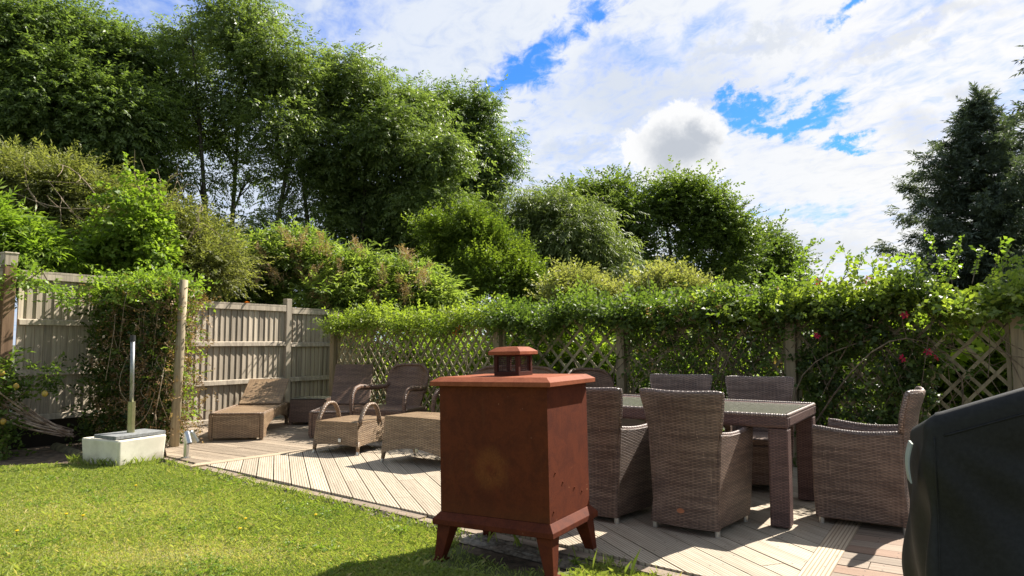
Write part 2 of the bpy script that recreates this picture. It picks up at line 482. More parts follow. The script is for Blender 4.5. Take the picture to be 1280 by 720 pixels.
L['olive'] = leafmat('olive_leaf', (0.0988, 0.1180, 0.0351), (0.2652, 0.2650, 0.1013), 0.46)
L['bright'] = leafmat('bright_leaf', (0.12, 0.20, 0.026), (0.28, 0.37, 0.065), 0.5, 0.45)
L['shrub'] = leafmat('shrub_leaf', (0.1248, 0.1900, 0.0405), (0.3016, 0.3600, 0.1080), 0.5)
L['yellow'] = leafmat('yellow_leaf', (0.20, 0.215, 0.07), (0.40, 0.385, 0.165), 0.4)
L['hedge'] = leafmat('hedge_leaf', (0.12, 0.18, 0.026), (0.33, 0.39, 0.075), 0.5)
L['climber'] = leafmat('climber_leaf', (0.055, 0.095, 0.022), (0.18, 0.245, 0.055), 0.5, 0.45)
L['ivy'] = leafmat('ivy_leaf', (0.038, 0.066, 0.018), (0.14, 0.19, 0.04), 0.42, 0.42)
L['backlit'] = leafmat('backlit_leaf', (0.125, 0.195, 0.028), (0.31, 0.38, 0.07), 0.55)
L['dry'] = leafmat('dry_leaf', (0.18, 0.105, 0.05), (0.38, 0.25, 0.135), 0.3)


# ------------------------------------------------------------------ mesh helpers
def props(o, label=None, cat=None, group=None, kind=None):
    if label:
        o['label'] = label
    if cat:
        o['category'] = cat
    if group:
        o['group'] = group
    if kind:
        o['kind'] = kind
    return o


def thing(name, label, cat, loc=(0, 0, 0), rz=0.0, group=None, rot=None):
    o = bpy.data.objects.new(name, None)
    COL.objects.link(o)
    o.empty_display_size = 0.1
    o.location = loc
    o.rotation_euler = rot if rot else (0, 0, rz)
    return props(o, label, cat, group)


def copy_thing(o, loc, rz, label, group=None):
    r = o.copy()
    COL.objects.link(r)
    r.location = loc
    r.rotation_euler = (0, 0, rz)
    r['label'] = label
    if group:
        r['group'] = group
    for ch in list(o.children):
        c = ch.copy()
        COL.objects.link(c)
        c.parent = r
        for gch in list(ch.children):
            g = gch.copy()
            COL.objects.link(g)
            g.parent = c
    return r


class MB:
    def __init__(self):
        self.v, self.f, self.uv = [], [], []

    def add(self, vs, fs, uvs=None):
        n = len(self.v)
        self.v += [tuple(p) for p in vs]
        for i, f in enumerate(fs):
            self.f.append(tuple(n + k for k in f))
            self.uv.append(uvs[i] if uvs else None)
        return self

    def box(self, c, s, rz=0.0, m=None):
        x, y, z = s[0] / 2, s[1] / 2, s[2] / 2
        P = [Vector(p) for p in ((-x, -y, -z), (x, -y, -z), (x, y, -z), (-x, y, -z), (-x, -y, z), (x, -y, z), (x, y, z), (-x, y, z))]
        R = m if m is not None else Matrix.Rotation(rz, 3, 'Z')
        return self.add([R @ p + Vector(c) for p in P], [(3, 2, 1, 0), (4, 5, 6, 7), (0, 1, 5, 4), (1, 2, 6, 5), (2, 3, 7, 6), (3, 0, 4, 7)])

    def hexa(self, P):
        return self.add(P, [(3, 2, 1, 0), (4, 5, 6, 7), (0, 1, 5, 4), (1, 2, 6, 5), (2, 3, 7, 6), (3, 0, 4, 7)])

    def prism(self, poly, axis, a, b):
        """2-D outline extruded between a and b along an axis"""
        def P(u, w, k):
            return {'x': (k, u, w), 'y': (u, k, w), 'z': (u, w, k)}[axis]
        n = len(poly)
        vs = [P(u, w, a) for u, w in poly] + [P(u, w, b) for u, w in poly]
        fs = [tuple(range(n - 1, -1, -1)), tuple(range(n, 2 * n))] + [(i, (i + 1) % n, n + (i + 1) % n, n + i) for i in range(n)]
        return self.add(vs, fs)

    def tube(self, pts, r, n=8, caps=True, flat=1.0):
        pts = [Vector(p) for p in pts]
        rs = r if isinstance(r, (list, tuple)) else [r] * len(pts)
        vs, fs, uvs = [], [], []
        ref = Vector((0, 0, 1))
        length = 0.0
        ls = []
        for i, p in enumerate(pts):
            if i:
                length += (p - pts[i - 1]).length
            ls.append(length)
            t = (pts[min(i + 1, len(pts) - 1)] - pts[max(i - 1, 0)]).normalized()
            if abs(t.dot(ref)) > 0.95:
                ref = Vector((1, 0, 0)) if abs(t.x) < 0.9 else Vector((0, 1, 0))
            a = t.cross(ref).normalized()
            b = a.cross(t).normalized()
            ref = b
            for k in range(n):
                th = 2 * PI * k / n
                vs.append(p + (a * math.cos(th) + b * math.sin(th) * flat) * rs[i])
        for i in range(len(pts) - 1):
            for k in range(n):
                k2 = (k + 1) % n
                fs.append((i * n + k, i * n + k2, (i + 1) * n + k2, (i + 1) * n + k))
                c = 2 * PI * rs[i] / n
                uvs.append(((k * c, ls[i]), ((k + 1) * c, ls[i]), ((k + 1) * c, ls[i + 1]), (k * c, ls[i + 1])))
        if caps:
            fs.append(tuple(range(n - 1, -1, -1)))
            uvs.append(None)
            fs.append(tuple(range((len(pts) - 1) * n, len(pts) * n)))
            uvs.append(None)
        return self.add(vs, fs, uvs)

    def grid(self, rows, closed=False):
        """rows of points, quads between"""
        n = len(rows[0])
        vs = [p for r in rows for p in r]
        fs = []
        for i in range(len(rows) - 1):
            for k in range(n if closed else n - 1):
                k2 = (k + 1) % n
                fs.append((i * n + k, i * n + k2, (i + 1) * n + k2, (i + 1) * n + k))
        return self.add(vs, fs)

    def loft(self, rows):
        """closed sections with end caps"""
        n = len(rows[0])
        base = len(self.v)
        self.grid(rows, True)
        self.f.append(tuple(base + k for k in range(n - 1, -1, -1)))
        self.uv.append(None)
        m = base + (len(rows) - 1) * n
        self.f.append(tuple(m + k for k in range(n)))
        self.uv.append(None)
        return self

    def build(self, name, mat, parent=None, bevel=0.0, smooth=False, uv=False, fix=True):
        me = bpy.data.meshes.new(name)
        me.from_pydata([tuple(p) for p in self.v], [], self.f)
        if fix:
            bm = bmesh.new()
            bm.from_mesh(me)
            bm.faces.ensure_lookup_table()
            has_uv = any(u for u in self.uv)
            if not has_uv:
                bmesh.ops.recalc_face_normals(bm, faces=bm.faces)
            bm.to_mesh(me)
            bm.free()
        if uv:
            lay = me.uv_layers.new(name='UVMap')
            for poly, given in zip(me.polygons, self.uv):
                nn = poly.normal
                a = (abs(nn.x), abs(nn.y), abs(nn.z))
                ax = a.index(max(a))
                if a[2] > 0.80:
                    ax = 2
                elif ax == 2:
                    ax = 0 if a[0] > a[1] else 1
                for j, li in enumerate(poly.loop_indices):
                    if given:
                        lay.data[li].uv = given[j]
                    else:
                        co = me.vertices[me.loops[li].vertex_index].co
                        lay.data[li].uv = ((co.y, co.z), (co.x, co.z), (co.x, co.y))[ax]
        if not smooth:
            me.polygons.foreach_set('use_smooth', [False] * len(me.polygons))
        else:
            me.polygons.foreach_set('use_smooth', [True] * len(me.polygons))
        me.update()
        me.materials.append(M[mat] if isinstance(mat, str) else mat)
        o = bpy.data.objects.new(name, me)
        COL.objects.link(o)
        if parent is not None:
            o.parent = parent
        if bevel:
            bv = o.modifiers.new('edge', 'BEVEL')
            bv.width = bevel
            bv.segments = 2
            bv.limit_method = 'ANGLE'
            bv.angle_limit = math.radians(40)
        return o


def np_mesh(name, verts, faces4, mat, rnd=None, parent=None, tri=False):
    k = 3 if tri else 4
    me = bpy.data.meshes.new(name)
    nv, nf = len(verts), len(faces4)
    me.vertices.add(nv)
    me.vertices.foreach_set('co', np.ascontiguousarray(verts, dtype=np.float32).ravel())
    me.loops.add(nf * k)
    me.loops.foreach_set('vertex_index', np.ascontiguousarray(faces4, dtype=np.int32).ravel())
    me.polygons.add(nf)
    me.polygons.foreach_set('loop_start', np.arange(0, nf * k, k, dtype=np.int32))
    if rnd is not None:
        at_ = me.attributes.new('rnd', 'FLOAT', 'POINT')
        at_.data.foreach_set('value', np.ascontiguousarray(rnd, dtype=np.float32))
    me.update(calc_edges=True)
    me.materials.append(mat)
    o = bpy.data.objects.new(name, me)
    COL.objects.link(o)
    if parent is not None:
        o.parent = parent
    return o


# ------------------------------------------------------------------ foliage
def norm(a):
    return a / np.maximum(np.linalg.norm(a, axis=-1, keepdims=True), 1e-9)


def tmpl(kind):
    r = np.random.default_rng(3)
    b, d, ln, wd = [], [], [], []
    if kind == 'ash':
        for x in (0.05, 0.10, 0.155, 0.21):
            for s in (-1, 1):
                b.append((x, 0, -0.25 * x * x)); d.append((0.55, s * 0.8, -0.28)); ln.append(0.085); wd.append(0.032)
        b.append((0.24, 0, -0.02)); d.append((1, 0, -0.3)); ln.append(0.095); wd.append(0.034)
    elif kind == 'simple':
        for i in range(7):
            x = 0.02 + 0.028 * i
            s = 1 if i % 2 else -1
            b.append((x, 0, 0)); d.append((0.65, s * 0.75, 0.05 + 0.2 * r.random())); ln.append(0.06); wd.append(0.036)
    elif kind == 'small':
        for i in range(10):
            x = 0.01 + 0.02 * i
            s = 1 if i % 2 else -1
            b.append((x, 0, 0)); d.append((0.6, s * 0.75, 0.15 * r.standard_normal())); ln.append(0.036); wd.append(0.02)
    elif kind == 'fine':
        for i in range(14):
            x = 0.016 * i
            s = 1 if i % 2 else -1
            b.append((x, 0, 0)); d.append((0.8, s * 0.6, 0.2 * r.standard_normal())); ln.append(0.034); wd.append(0.012)
    elif kind == 'palm':                       # lobed leaves
        for i, (x, s) in enumerate(((0.03, -1), (0.07, 1), (0.12, -1), (0.16, 1), (0.2, 0))):
            a0 = s * 0.9
            for a in (-0.75, 0, 0.75):
                b.append((x + 0.06 * math.cos(a0), 0.06 * math.sin(a0), 0)); d.append((math.cos(a0 + a), math.sin(a0 + a), -0.15)); ln.append(0.085 if a == 0 else 0.065); wd.append(0.06)
    elif kind == 'willow':
        for i in range(9):
            x = 0.03 * i
            s = 1 if i % 2 else -1
            b.append((x, 0, -0.02 * i * 0.3)); d.append((0.75, s * 0.5, -0.35 + 0.2 * r.standard_normal())); ln.append(0.085); wd.append(0.017)
    elif kind == 'needle':
        for i in range(7):
            x = 0.035 * i
            for s in (-1, 1):
                b.append((x, 0, 0)); d.append((0.75, s * 0.62, 0.22 * r.standard_normal() - 0.1)); ln.append(0.115 - 0.008 * i); wd.append(0.024)
        b.append((0.22, 0, 0)); d.append((1, 0, 0)); ln.append(0.09); wd.append(0.022)
    elif kind == 'round':                      # honeysuckle or clematis leaves in pairs
        for i in range(4):
            x = 0.02 + 0.05 * i
            for s in (-1, 1):
                b.append((x, 0, 0)); d.append((0.35, s * 0.9, 0.1 * r.standard_normal())); ln.append(0.058); wd.append(0.044)
    elif kind == 'long':                       # lance leaves
        for i in range(8):
            x = 0.03 * i
            s = 1 if i % 2 else -1
            b.append((x, 0, 0)); d.append((0.7, s * 0.65, 0.25 * r.standard_normal())); ln.append(0.095); wd.append(0.026)
    return np.array(b), norm(np.array(d)), np.array(ln), np.array(wd)


TM = {}


def expand(P, D, U, kind, scale, rnd, jit=0.3, rng=RNG):
    """sprays at P growing along D with upper side U -> leaf quads"""
    if kind not in TM:
        TM[kind] = tmpl(kind)
    b, d, ln, wd = TM[kind]
    N, K = len(P), len(b)
    X = norm(D)
    Z = norm(U - (U * X).sum(1, keepdims=True) * X)
    Y = np.cross(Z, X)
    sc = scale * (0.7 + 0.6 * rng.random((N, 1, 1)))
    def W(a):
        return a[None, :, 0:1] * X[:, None] + a[None, :, 1:2] * Y[:, None] + a[None, :, 2:3] * Z[:, None]
    base = P[:, None] + W(b) * sc
    ld = norm(W(d) + jit * rng.standard_normal((N, K, 3)))
    ln_ = ln[None, :, None] * sc * (0.75 + 0.5 * rng.random((N, K, 1)))
    wd_ = wd[None, :, None] * sc * (0.8 + 0.4 * rng.random((N, K, 1)))
    nn = Z[:, None] + 0.45 * rng.standard_normal((N, K, 3))
    side = norm(np.cross(nn, ld))
    nn = np.cross(ld, side)
    v0 = base
    v1 = base + ld * ln_ * 0.42 + side * wd_ * 0.5 + nn * wd_ * 0.14
    v2 = base + ld * ln_ - nn * ln_ * 0.12
    v3 = base + ld * ln_ * 0.42 - side * wd_ * 0.5 + nn * wd_ * 0.14
    V = np.stack([v0, v1, v2, v3], 2).reshape(-1, 3)
    R = np.repeat(np.clip(rnd[:, None] + 0.16 * rng.standard_normal((N, K)), 0, 1).reshape(-1), 4)
    return V, R


def leaves(name, V, R, mat, parent):
    F = np.arange(len(V), dtype=np.int32).reshape(-1, 4)
    return np_mesh(name, V, F, mat, R, parent)


def tubes_np(name, lines, mat, parent, n=5):
    mb = MB()
    for pts, r in lines:
        mb.tube(pts, r, n, caps=False)
    return mb.build(name, mat, parent, smooth=True, fix=False)


def curve(a, b, sag=0.0, wob=0.05, n=6, rng=RNG):
    a, b = np.array(a, float), np.array(b, float)
    L_ = np.linalg.norm(b - a)
    o = []
    w1 = rng.standard_normal(3) * wob * L_
    for i in range(n):
        t = i / (n - 1)
        p = a + (b - a) * t + w1 * math.sin(PI * t)
        p[2] += sag * L_ * math.sin(PI * t)
        o.append(p)
    return o


def blob_leaves(lobes, kind, scale, clumps, per, csize, droop=0.2, rng=RNG, shell=2.2, flat=0.7):
    """lobes: (centre, radius xyz, density).  Returns leaf arrays and clump centres by lobe"""
    Vs, Rs, cents = [], [], []
    for c, rad, den in lobes:
        c, rad = np.array(c), np.array(rad)
        n = max(3, int(clumps * den))
        u = norm(rng.standard_normal((n, 3)))
        rr = rng.random((n, 1)) ** (1.0 / shell)
        cc = c + u * rr * rad
        cents.append(cc)
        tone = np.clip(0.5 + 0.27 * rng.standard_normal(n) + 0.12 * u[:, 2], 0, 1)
        k = per
        off = rng.standard_normal((n, k, 3)) * 0.55
        off[..., 2] *= flat
        size = csize * (0.6 + 0.8 * rng.random((n, 1, 1)))
        P = (cc[:, None] + off * size).reshape(-1, 3)
        out = norm(u[:, None] * 0.8 + off * 0.7 + 0.35 * rng.standard_normal((n, k, 3)))
        out[..., 2] = out[..., 2] * 0.7 - droop
        D = out.reshape(-1, 3)
        U = np.tile(np.array([0, 0, 1.0]), (len(D), 1)) + 0.4 * np.repeat(u, k, 0) + 0.35 * rng.standard_normal((len(D), 3))
        V, R = expand(P, D, U, kind, scale, np.repeat(tone, k), rng=rng)
        Vs.append(V); Rs.append(R)
    return np.concatenate(Vs), np.concatenate(Rs), cents


def tree(name, label, cat, D, base_px, lobes_px, kind, scale, mat, clumps, per, csize, ground=-0.2, trunk_r=0.14, stems=None, droop=0.2,
         group=None, dscale=0.9, bark='bark', shell=2.2, seed=1, flat=0.7, twig=0.25, parts=('trunk', 'crown')):
    rng = np.random.default_rng(seed)
    lobes = []
    for l in lobes_px:
        px, py, r = l[:3]
        den = l[3] if len(l) > 3 else 1.0
        dd = D + rng.uniform(-1, 1) * r * D / FPX * 0.7
        c = deep(px, py, dd)
        R = r * D / FPX
        R = max(0.4 * R, R - 0.45 * csize - 0.12 * scale)
        lobes.append((c, (R, R * dscale, R * 0.92), den * (r / 50.0) ** 2))
    base = deep(base_px, 400, D)
    base.z = ground
    root = thing(name, label, cat, base, 0, group)
    V, Rn, cents = blob_leaves(lobes, kind, scale, clumps, per, csize, droop, rng, shell, flat)
    bl = np.array(base)
    leaves(parts[1], V - bl, Rn, mat, root)
    # woody skeleton
    lines = []
    order = sorted(range(len(lobes)), key=lambda i: lobes[i][0].z)
    zmin = min(l[0].z - l[1][2] for l in lobes)
    stems = stems or [0.0]
    tops = []
    for sx in stems:
        b0 = np.array([sx * 0.55 * D / FPX, 0, 0.0])
        hi = lobes[order[-1]][0]
        tgt = np.array([hi.x, hi.y, hi.z]) - bl
        tgt[0] = tgt[0] * 0.6 + sx * (2.8 if len(stems) > 1 else 1.5) * D / FPX
        tgt[1] += abs(sx) * 0.8 * D / FPX * (1 if sx > 0 else -1)
        tgt[2] *= 1 - 0.0035 * abs(sx)
        pts = curve(b0, tgt, 0, 0.03, 10, rng)
        rs = [trunk_r * (1 - 0.82 * i / 9) for i in range(10)]
        lines.append((pts, rs))
        tops.append((pts, rs))
    nodes = []                      # (point, radius, path length from the ground)
    for pts, rs in tops:
        run = 0.0
        for j in range(1, len(pts) - 1):
            run += float(np.linalg.norm(pts[j] - pts[j - 1]))
            nodes.append((pts[j], rs[j], run))
    lob_order = sorted(range(len(lobes)), key=lambda q: float(np.linalg.norm(np.array(lobes[q][0]) - bl)))
    for i in lob_order:
        c = np.array(lobes[i][0]) - bl
        best = None
        for p, r_, run in nodes:
            dv = c - p
            hd = math.hypot(dv[0], dv[1])
            if dv[2] < 0.25 * hd:
                continue
            sc2 = float(np.linalg.norm(dv)) * (1.0 + 0.5 * hd / (abs(dv[2]) + hd + 0.01)) + 0.55 * run
            if best is None or sc2 < best[0]:
                best = (sc2, p, r_, run)
        if best is None:
            q0 = nodes[0]
            best = (0, q0[0], q0[1], q0[2])
        r0 = min(best[2] * 0.8, 0.025 + 0.045 * lobes[i][1][0])
        limb = curve(best[1], c, -0.07, 0.05, 9, rng)
        rl = [r0 * (1 - 0.72 * k / 8) for k in range(9)]
        lines.append((limb, rl))
        run = best[3]
        for k in range(1, 9):
            run += float(np.linalg.norm(limb[k] - limb[k - 1]))
            nodes.append((limb[k], rl[k], run))
        for cc in cents[i]:
            if rng.random() < twig:
                q = int(rng.integers(3, 9))
                e_ = cc - bl
                rq = min(rl[q] * 0.7, 0.022)
                br = curve(limb[q], e_, 0.03, 0.07, 5, rng)
                lines.append((br, [rq, rq * 0.8, rq * 0.6, rq * 0.45, 0.004]))
    tubes_np(parts[0], lines, bark, root)
    return root


# ------------------------------------------------------------------ layout frame
Uv = Vector((-0.842, 0.539, 0))       # along the trellis, to the left
Vv = Vector((0.539, 0.842, 0))        # along the fence, away
ANG_V = math.atan2(-Vv.x, Vv.y)       # rotation that turns +Y to Vv
LAWN_Z = -0.04

# ------------------------------------------------------------------ ground and deck
mb = MB()
mb.add([(-200, -60, -0.2), (200, -60, -0.2), (200, 300, -0.2), (-200, 300, -0.2)], [(0, 1, 2, 3)])
props(mb.build('ground', 'field'), kind='structure')

def ey(x):
    return 7.158 - 0.822 * (x + 3.135)


EDGE = [(x, ey(x) + o) for x, o in ((-3.66, 0.06), (-3.1, 0.0), (-2.5, 0.0), (-1.9, 0.012), (-1.25, 0.02), (-0.6, 0.012), (0.05, 0.02), (0.75, 0.01), (1.5, 0.0), (2.7, 0.0), (4.0, 0.0))]
EDGE = [(x, y - 0.02) for x, y in EDGE]
LAWN = [(-9, 1.0), (-9, 7.15), (-5.2, 7.12), (-4.5, 7.30), (-4.02, 7.13), (-3.74, 7.50), (-3.60, 7.42)]
LAWN += [tuple(at(x, y, LAWN_Z))[:2] for x, y in ((255, 586), (340, 607), (445, 631), (525, 652), (556, 668), (585, 690), (640, 712), (700, 716), (740, 708), (800, 715), (870, 730))]
LAWN += [(2.2, 2.3), (2.2, 1.0)]
mb = MB()
n = len(LAWN)
mb.add([(x, y, LAWN_Z) for x, y in LAWN], [tuple(range(n))])
props(mb.build('lawn', 'lawn_base'), kind='structure')
mb = MB()       # bare soil bed under fence, deck edge and stove
mb.add([(-9, 5.0, LAWN_Z - 0.012), (-3, 4.0, LAWN_Z - 0.012), (3.6, 0.5, LAWN_Z - 0.012), (5, 2.0, LAWN_Z - 0.012), (-3.0, 9.5, LAWN_Z - 0.012), (-6.5, 9.5, LAWN_Z - 0.012), (-9, 8.6, LAWN_Z - 0.012)], [tuple(range(7))])
props(mb.build('soil_bed', 'soil'), kind='structure')


def clip_poly(poly, zone):
    out = list(poly)
    m = len(zone)
    for i in range(m):
        a, b = zone[i], zone[(i + 1) % m]
        ex, ey = b[0] - a[0], b[1] - a[1]
        inp, out = out, []
        if not inp:
            return []
        def side(p):
            return ex * (p[1] - a[1]) - ey * (p[0] - a[0])
        for j in range(len(inp)):
            p, q = inp[j], inp[(j + 1) % len(inp)]
            sp, sq = side(p), side(q)
            if sp >= 0:
                out.append(p)
            if (sp >= 0) != (sq >= 0):
                k = sp / (sp - sq)
                out.append((p[0] + (q[0] - p[0]) * k, p[1] + (q[1] - p[1]) * k))
    return out


def ccw(z):
    a = sum(z[i][0] * z[(i + 1) % len(z)][1] - z[(i + 1) % len(z)][0] * z[i][1] for i in range(len(z)))
    return z if a > 0 else z[::-1]


def decking(name, zone, d, width, gap, mat, z=0.0, jit=0.0015, seglen=3.6):
    zone = ccw(zone)
    d = Vector((d[0], d[1])).normalized()
    nrm = Vector((-d.y, d.x))
    us = [d.dot(Vector(p)) for p in zone]
    ws = [nrm.dot(Vector(p)) for p in zone]
    mb = MB()
    pitch = width + gap
    k0, k1 = math.floor(min(ws) / pitch), math.ceil(max(ws) / pitch)
    for k in range(k0, k1):
        w0 = k * pitch
        off = random.uniform(0, seglen)
        u = math.floor(min(us) / seglen) * seglen - off
        while u < max(us):
            r = [(u, w0), (u + seglen - 0.004, w0), (u + seglen - 0.004, w0 + width), (u, w0 + width)]
            poly = clip_poly([tuple(d * a + nrm * b) for a, b in r], zone)
            u += seglen
            if len(poly) < 3:
                continue
            zz = z + random.uniform(-jit, jit)
            m = len(poly)
            vs = [(x, y, zz) for x, y in poly] + [(x, y, zz - 0.028) for x, y in poly]
            U2 = [(d.dot(Vector(p)), nrm.dot(Vector(p)) - w0) for p in poly]
            fs = [tuple(range(m))] + [(i, m + i, m + (i + 1) % m, (i + 1) % m) for i in range(m)]
            uvs = [tuple(U2)] + [(U2[i], U2[i], U2[(i + 1) % m], U2[(i + 1) % m]) for i in range(m)]
            mb.add(vs, fs, uvs)
    return props(mb.build(name, mat, uv=True, fix=False), kind='structure')


S1a, S1b = Vector((-3.135, 7.158)), Vector((-2.139, 8.29))
s1d = (S1b - S1a).normalized()
s1n = Vector((s1d.y, -s1d.x))                       # to the right
S1w = 0.13
far1 = S1a + s1d * 3.3
zoneL = [(-3.70, ey(-3.70)), tuple(S1a - s1d * 0.02), tuple(far1), (-2.75, 11.75), (-3.22, 12.0), (-4.83, 9.75)]
decking('deck_boards_old', zoneL, (0.842, -0.539), 0.118, 0.006, 'deck_old')
a_, b_ = S1a + s1n * 0.0, far1
decking('deck_strip', [tuple(S1a - s1d * 0.05), tuple(far1), tuple(far1 + s1n * S1w), tuple(S1a - s1d * 0.16 + s1n * S1w)], (s1d.x, s1d.y), 0.5, 0.0, 'strip', 0.004, 0, 20)
m1 = S1a + s1n * (S1w + 0.006)
zoneM = [(m1.x - 0.07, ey(m1.x - 0.07)), (1.215, ey(1.215)), (1.487, 3.762), (3.3, 6.55), tuple(far1 + s1n * (S1w + 0.006))]
decking('deck_boards_pale', zoneM, (-0.318, 0.948), 0.140, 0.009, 'deck_pale')
s2d = Vector((0.546, 0.838))
s2n = Vector((s2d.y, -s2d.x))
P2 = Vector((1.487, 3.762)) + s2n * 0.004
decking('deck_strip', [tuple(P2 - s2d * 0.45), tuple(P2 + s2d * 3.3), tuple(P2 + s2d * 3.3 + s2n * 0.145), tuple(P2 - s2d * 0.56 + s2n * 0.145)], (s2d.x, s2d.y), 0.6, 0.0, 'strip', 0.004, 0, 20)
P3 = P2 + s2n * 0.151
zoneR = [(P3.x - 0.262, ey(P3.x - 0.262)), (4.0, ey(4.0)), (7.0, 3.6), (4.6, 5.9), tuple(P3 + s2d * 3.3)]
decking('deck_boards_grey', zoneR, (0.842, -0.539), 0.140, 0.008, 'deck_right')
mb = MB()
hull = [(-3.70, ey(-3.7) - 0.01), (4.0, ey(4.0) - 0.01), (7.0, 3.6), (4.6, 5.9), (3.4, 6.6), (-0.75, 9.78), (-2.75, 11.75), (-3.22, 12.0), (-4.83, 9.75)]
nh = len(hull)
mb.add([(x, y, -0.035) for x, y in hull] + [(x, y, -0.14) for x, y in hull], [tuple(range(nh))] + [(i, nh + i, nh + (i + 1) % nh, (i + 1) % nh) for i in range(nh)])
props(mb.build('deck_base', 'deck_base'), kind='structure')

# edging boards along the curve of the lawn
mb = MB()
for i in range(len(EDGE) - 1):
    a, b = Vector(EDGE[i]), Vector(EDGE[i + 1])
    d = (b - a).normalized()
    nn = Vector((d.y, -d.x))
    if nn.y > 0:
        nn = -nn
    L0 = (b - a).length
    q = [a + d * 0.003 - nn * 0.0, b - d * 0.003 - nn * 0.0, b - d * 0.003 + nn * 0.095, a + d * 0.003 + nn * 0.095]
    zz = -0.016 + 0.005 * math.sin(i * 2.1)
    vs = [(p.x, p.y, zz) for p in q] + [(p.x, p.y, -0.10) for p in q]
    ub = ((0, 0), (L0, 0), (L0, 0.095), (0, 0.095))
    mb.add(vs, [(3, 2, 1, 0), (0, 1, 5, 4), (1, 2, 6, 5), (2, 3, 7, 6), (3, 0, 4, 7)], [ub[::-1], (ub[0], ub[1], ub[1], ub[0]), (ub[1], ub[2], ub[2], ub[1]), (ub[2], ub[3], ub[3], ub[2]), (ub[3], ub[0], ub[0], ub[3])])
props(mb.build('deck_edging', 'edging', uv=True, fix=False), kind='structure')
rows_ = []
rv_ = np.random.default_rng(17)
for i in range(121):
    x = -3.62 + 7.2 * i / 120
    row = []
    for k in range(8):
        o_ = 0.075 + 0.022 * k
        f = k / 7
        px_, py_ = x - 0.635 * o_, ey(x) - 0.02 - 0.772 * o_
        z = -0.024 * (1 - f) - (0.046) * f ** 0.8 + (rv_.normal(0, 0.006) if 0 < k < 7 else 0) + 0.012 * math.sin(x * 5.1) * f * (1 - f) * 4
        row.append((px_, py_, z))
    rows_.append(row)
mb = MB()
mb.grid(rows_)
props(mb.build('soil_verge', 'verge', smooth=False), kind='structure')
# gravelly crumbs between edging and grass
rg = np.random.default_rng(5)
mb = MB()
for _ in range(900):
    i = int(rg.integers(0, 6))
    t_ = rg.random()
    x = EDGE[i][0] + (EDGE[i + 1][0] - EDGE[i][0]) * t_
    y = EDGE[i][1] + (EDGE[i + 1][1] - EDGE[i][1]) * t_
    o_ = 0.1 + abs(rg.normal(0, 0.045))
    x, y = x - 0.64 * o_, y - 0.77 * o_
    r = rg.uniform(0.004, 0.016)
    ps = [Vector((x, y, LAWN_Z + 0.02)) + Vector(rg.standard_normal(3)).normalized() * r for _k in range(4)]
    mb.add(ps, [(0, 1, 2), (0, 2, 3), (0, 3, 1), (1, 3, 2)])
props(mb.build('edge_gravel', 'stone'), kind='stuff')

# broken kerb stones under the stove
for i, (px, py, sx, sy, rz, lab) in enumerate(((603, 673, 0.36, 0.17, -0.72, 'long crumbling pale kerb stone behind the left legs of the stove'),
                                              (662, 687, 0.30, 0.16, -0.62, 'rough broken kerb stone under the middle of the stove'),
                                              (752, 703, 0.46, 0.15, -0.66, 'dark chipped kerb stone under the right foot of the stove'))):
    cx, cy = at(px, py, -0.03)[:2]
    ms = MB()
    rr = np.random.default_rng(40 + i)
    k = 16
    out = []
    for j in range(k):
        th = 2 * PI * j / k
        ex = abs(math.cos(th)) ** 0.45 * math.copysign(1, math.cos(th)) * sx / 2
        ey = abs(math.sin(th)) ** 0.45 * math.copysign(1, math.sin(th)) * sy / 2
        f = 1 + rr.uniform(-0.09, 0.09)
        out.append((ex * f, ey * f))
    zt = 0.0 + 0.01 * i
    rows = [[(x * 1.04, y * 1.05, -0.06) for x, y in out], [(x, y, 0.045 + rr.uniform(-0.008, 0.008)) for x, y in out], [(x * 0.9, y * 0.86, 0.062 + rr.uniform(-0.006, 0.006)) for x, y in out], [(x * 0.4, y * 0.4, 0.066 + rr.uniform(-0.006, 0.006)) for x, y in out]]
    ms.loft(rows)
    o = ms.build('kerb_stone', 'stone', smooth=False)
    o.location = (cx, cy, -0.090 - 0.004 * i)
    o.rotation_euler = (0.0, 0.03 * (i - 1), rz)
    props(o, lab, 'stone', 'broken kerb stones')

# ------------------------------------------------------------------ board fence
FC = Vector((-3.1, 12.45, 0))


def fp(s, off=0.0, z=0.0):            # point of the fence line, s metres from the corner towards the viewer
    p = FC - Vv * s - Uv * off
    return Vector((p.x, p.y, z))


fence = thing('board_fence', 'tall weathered feather-edge board fence on the left with horizontal rails', 'fence', fp(0), math.atan2(-Vv.y, -Vv.x))
# local frame: +X runs along the fence towards the viewer, +Y is to the deck side


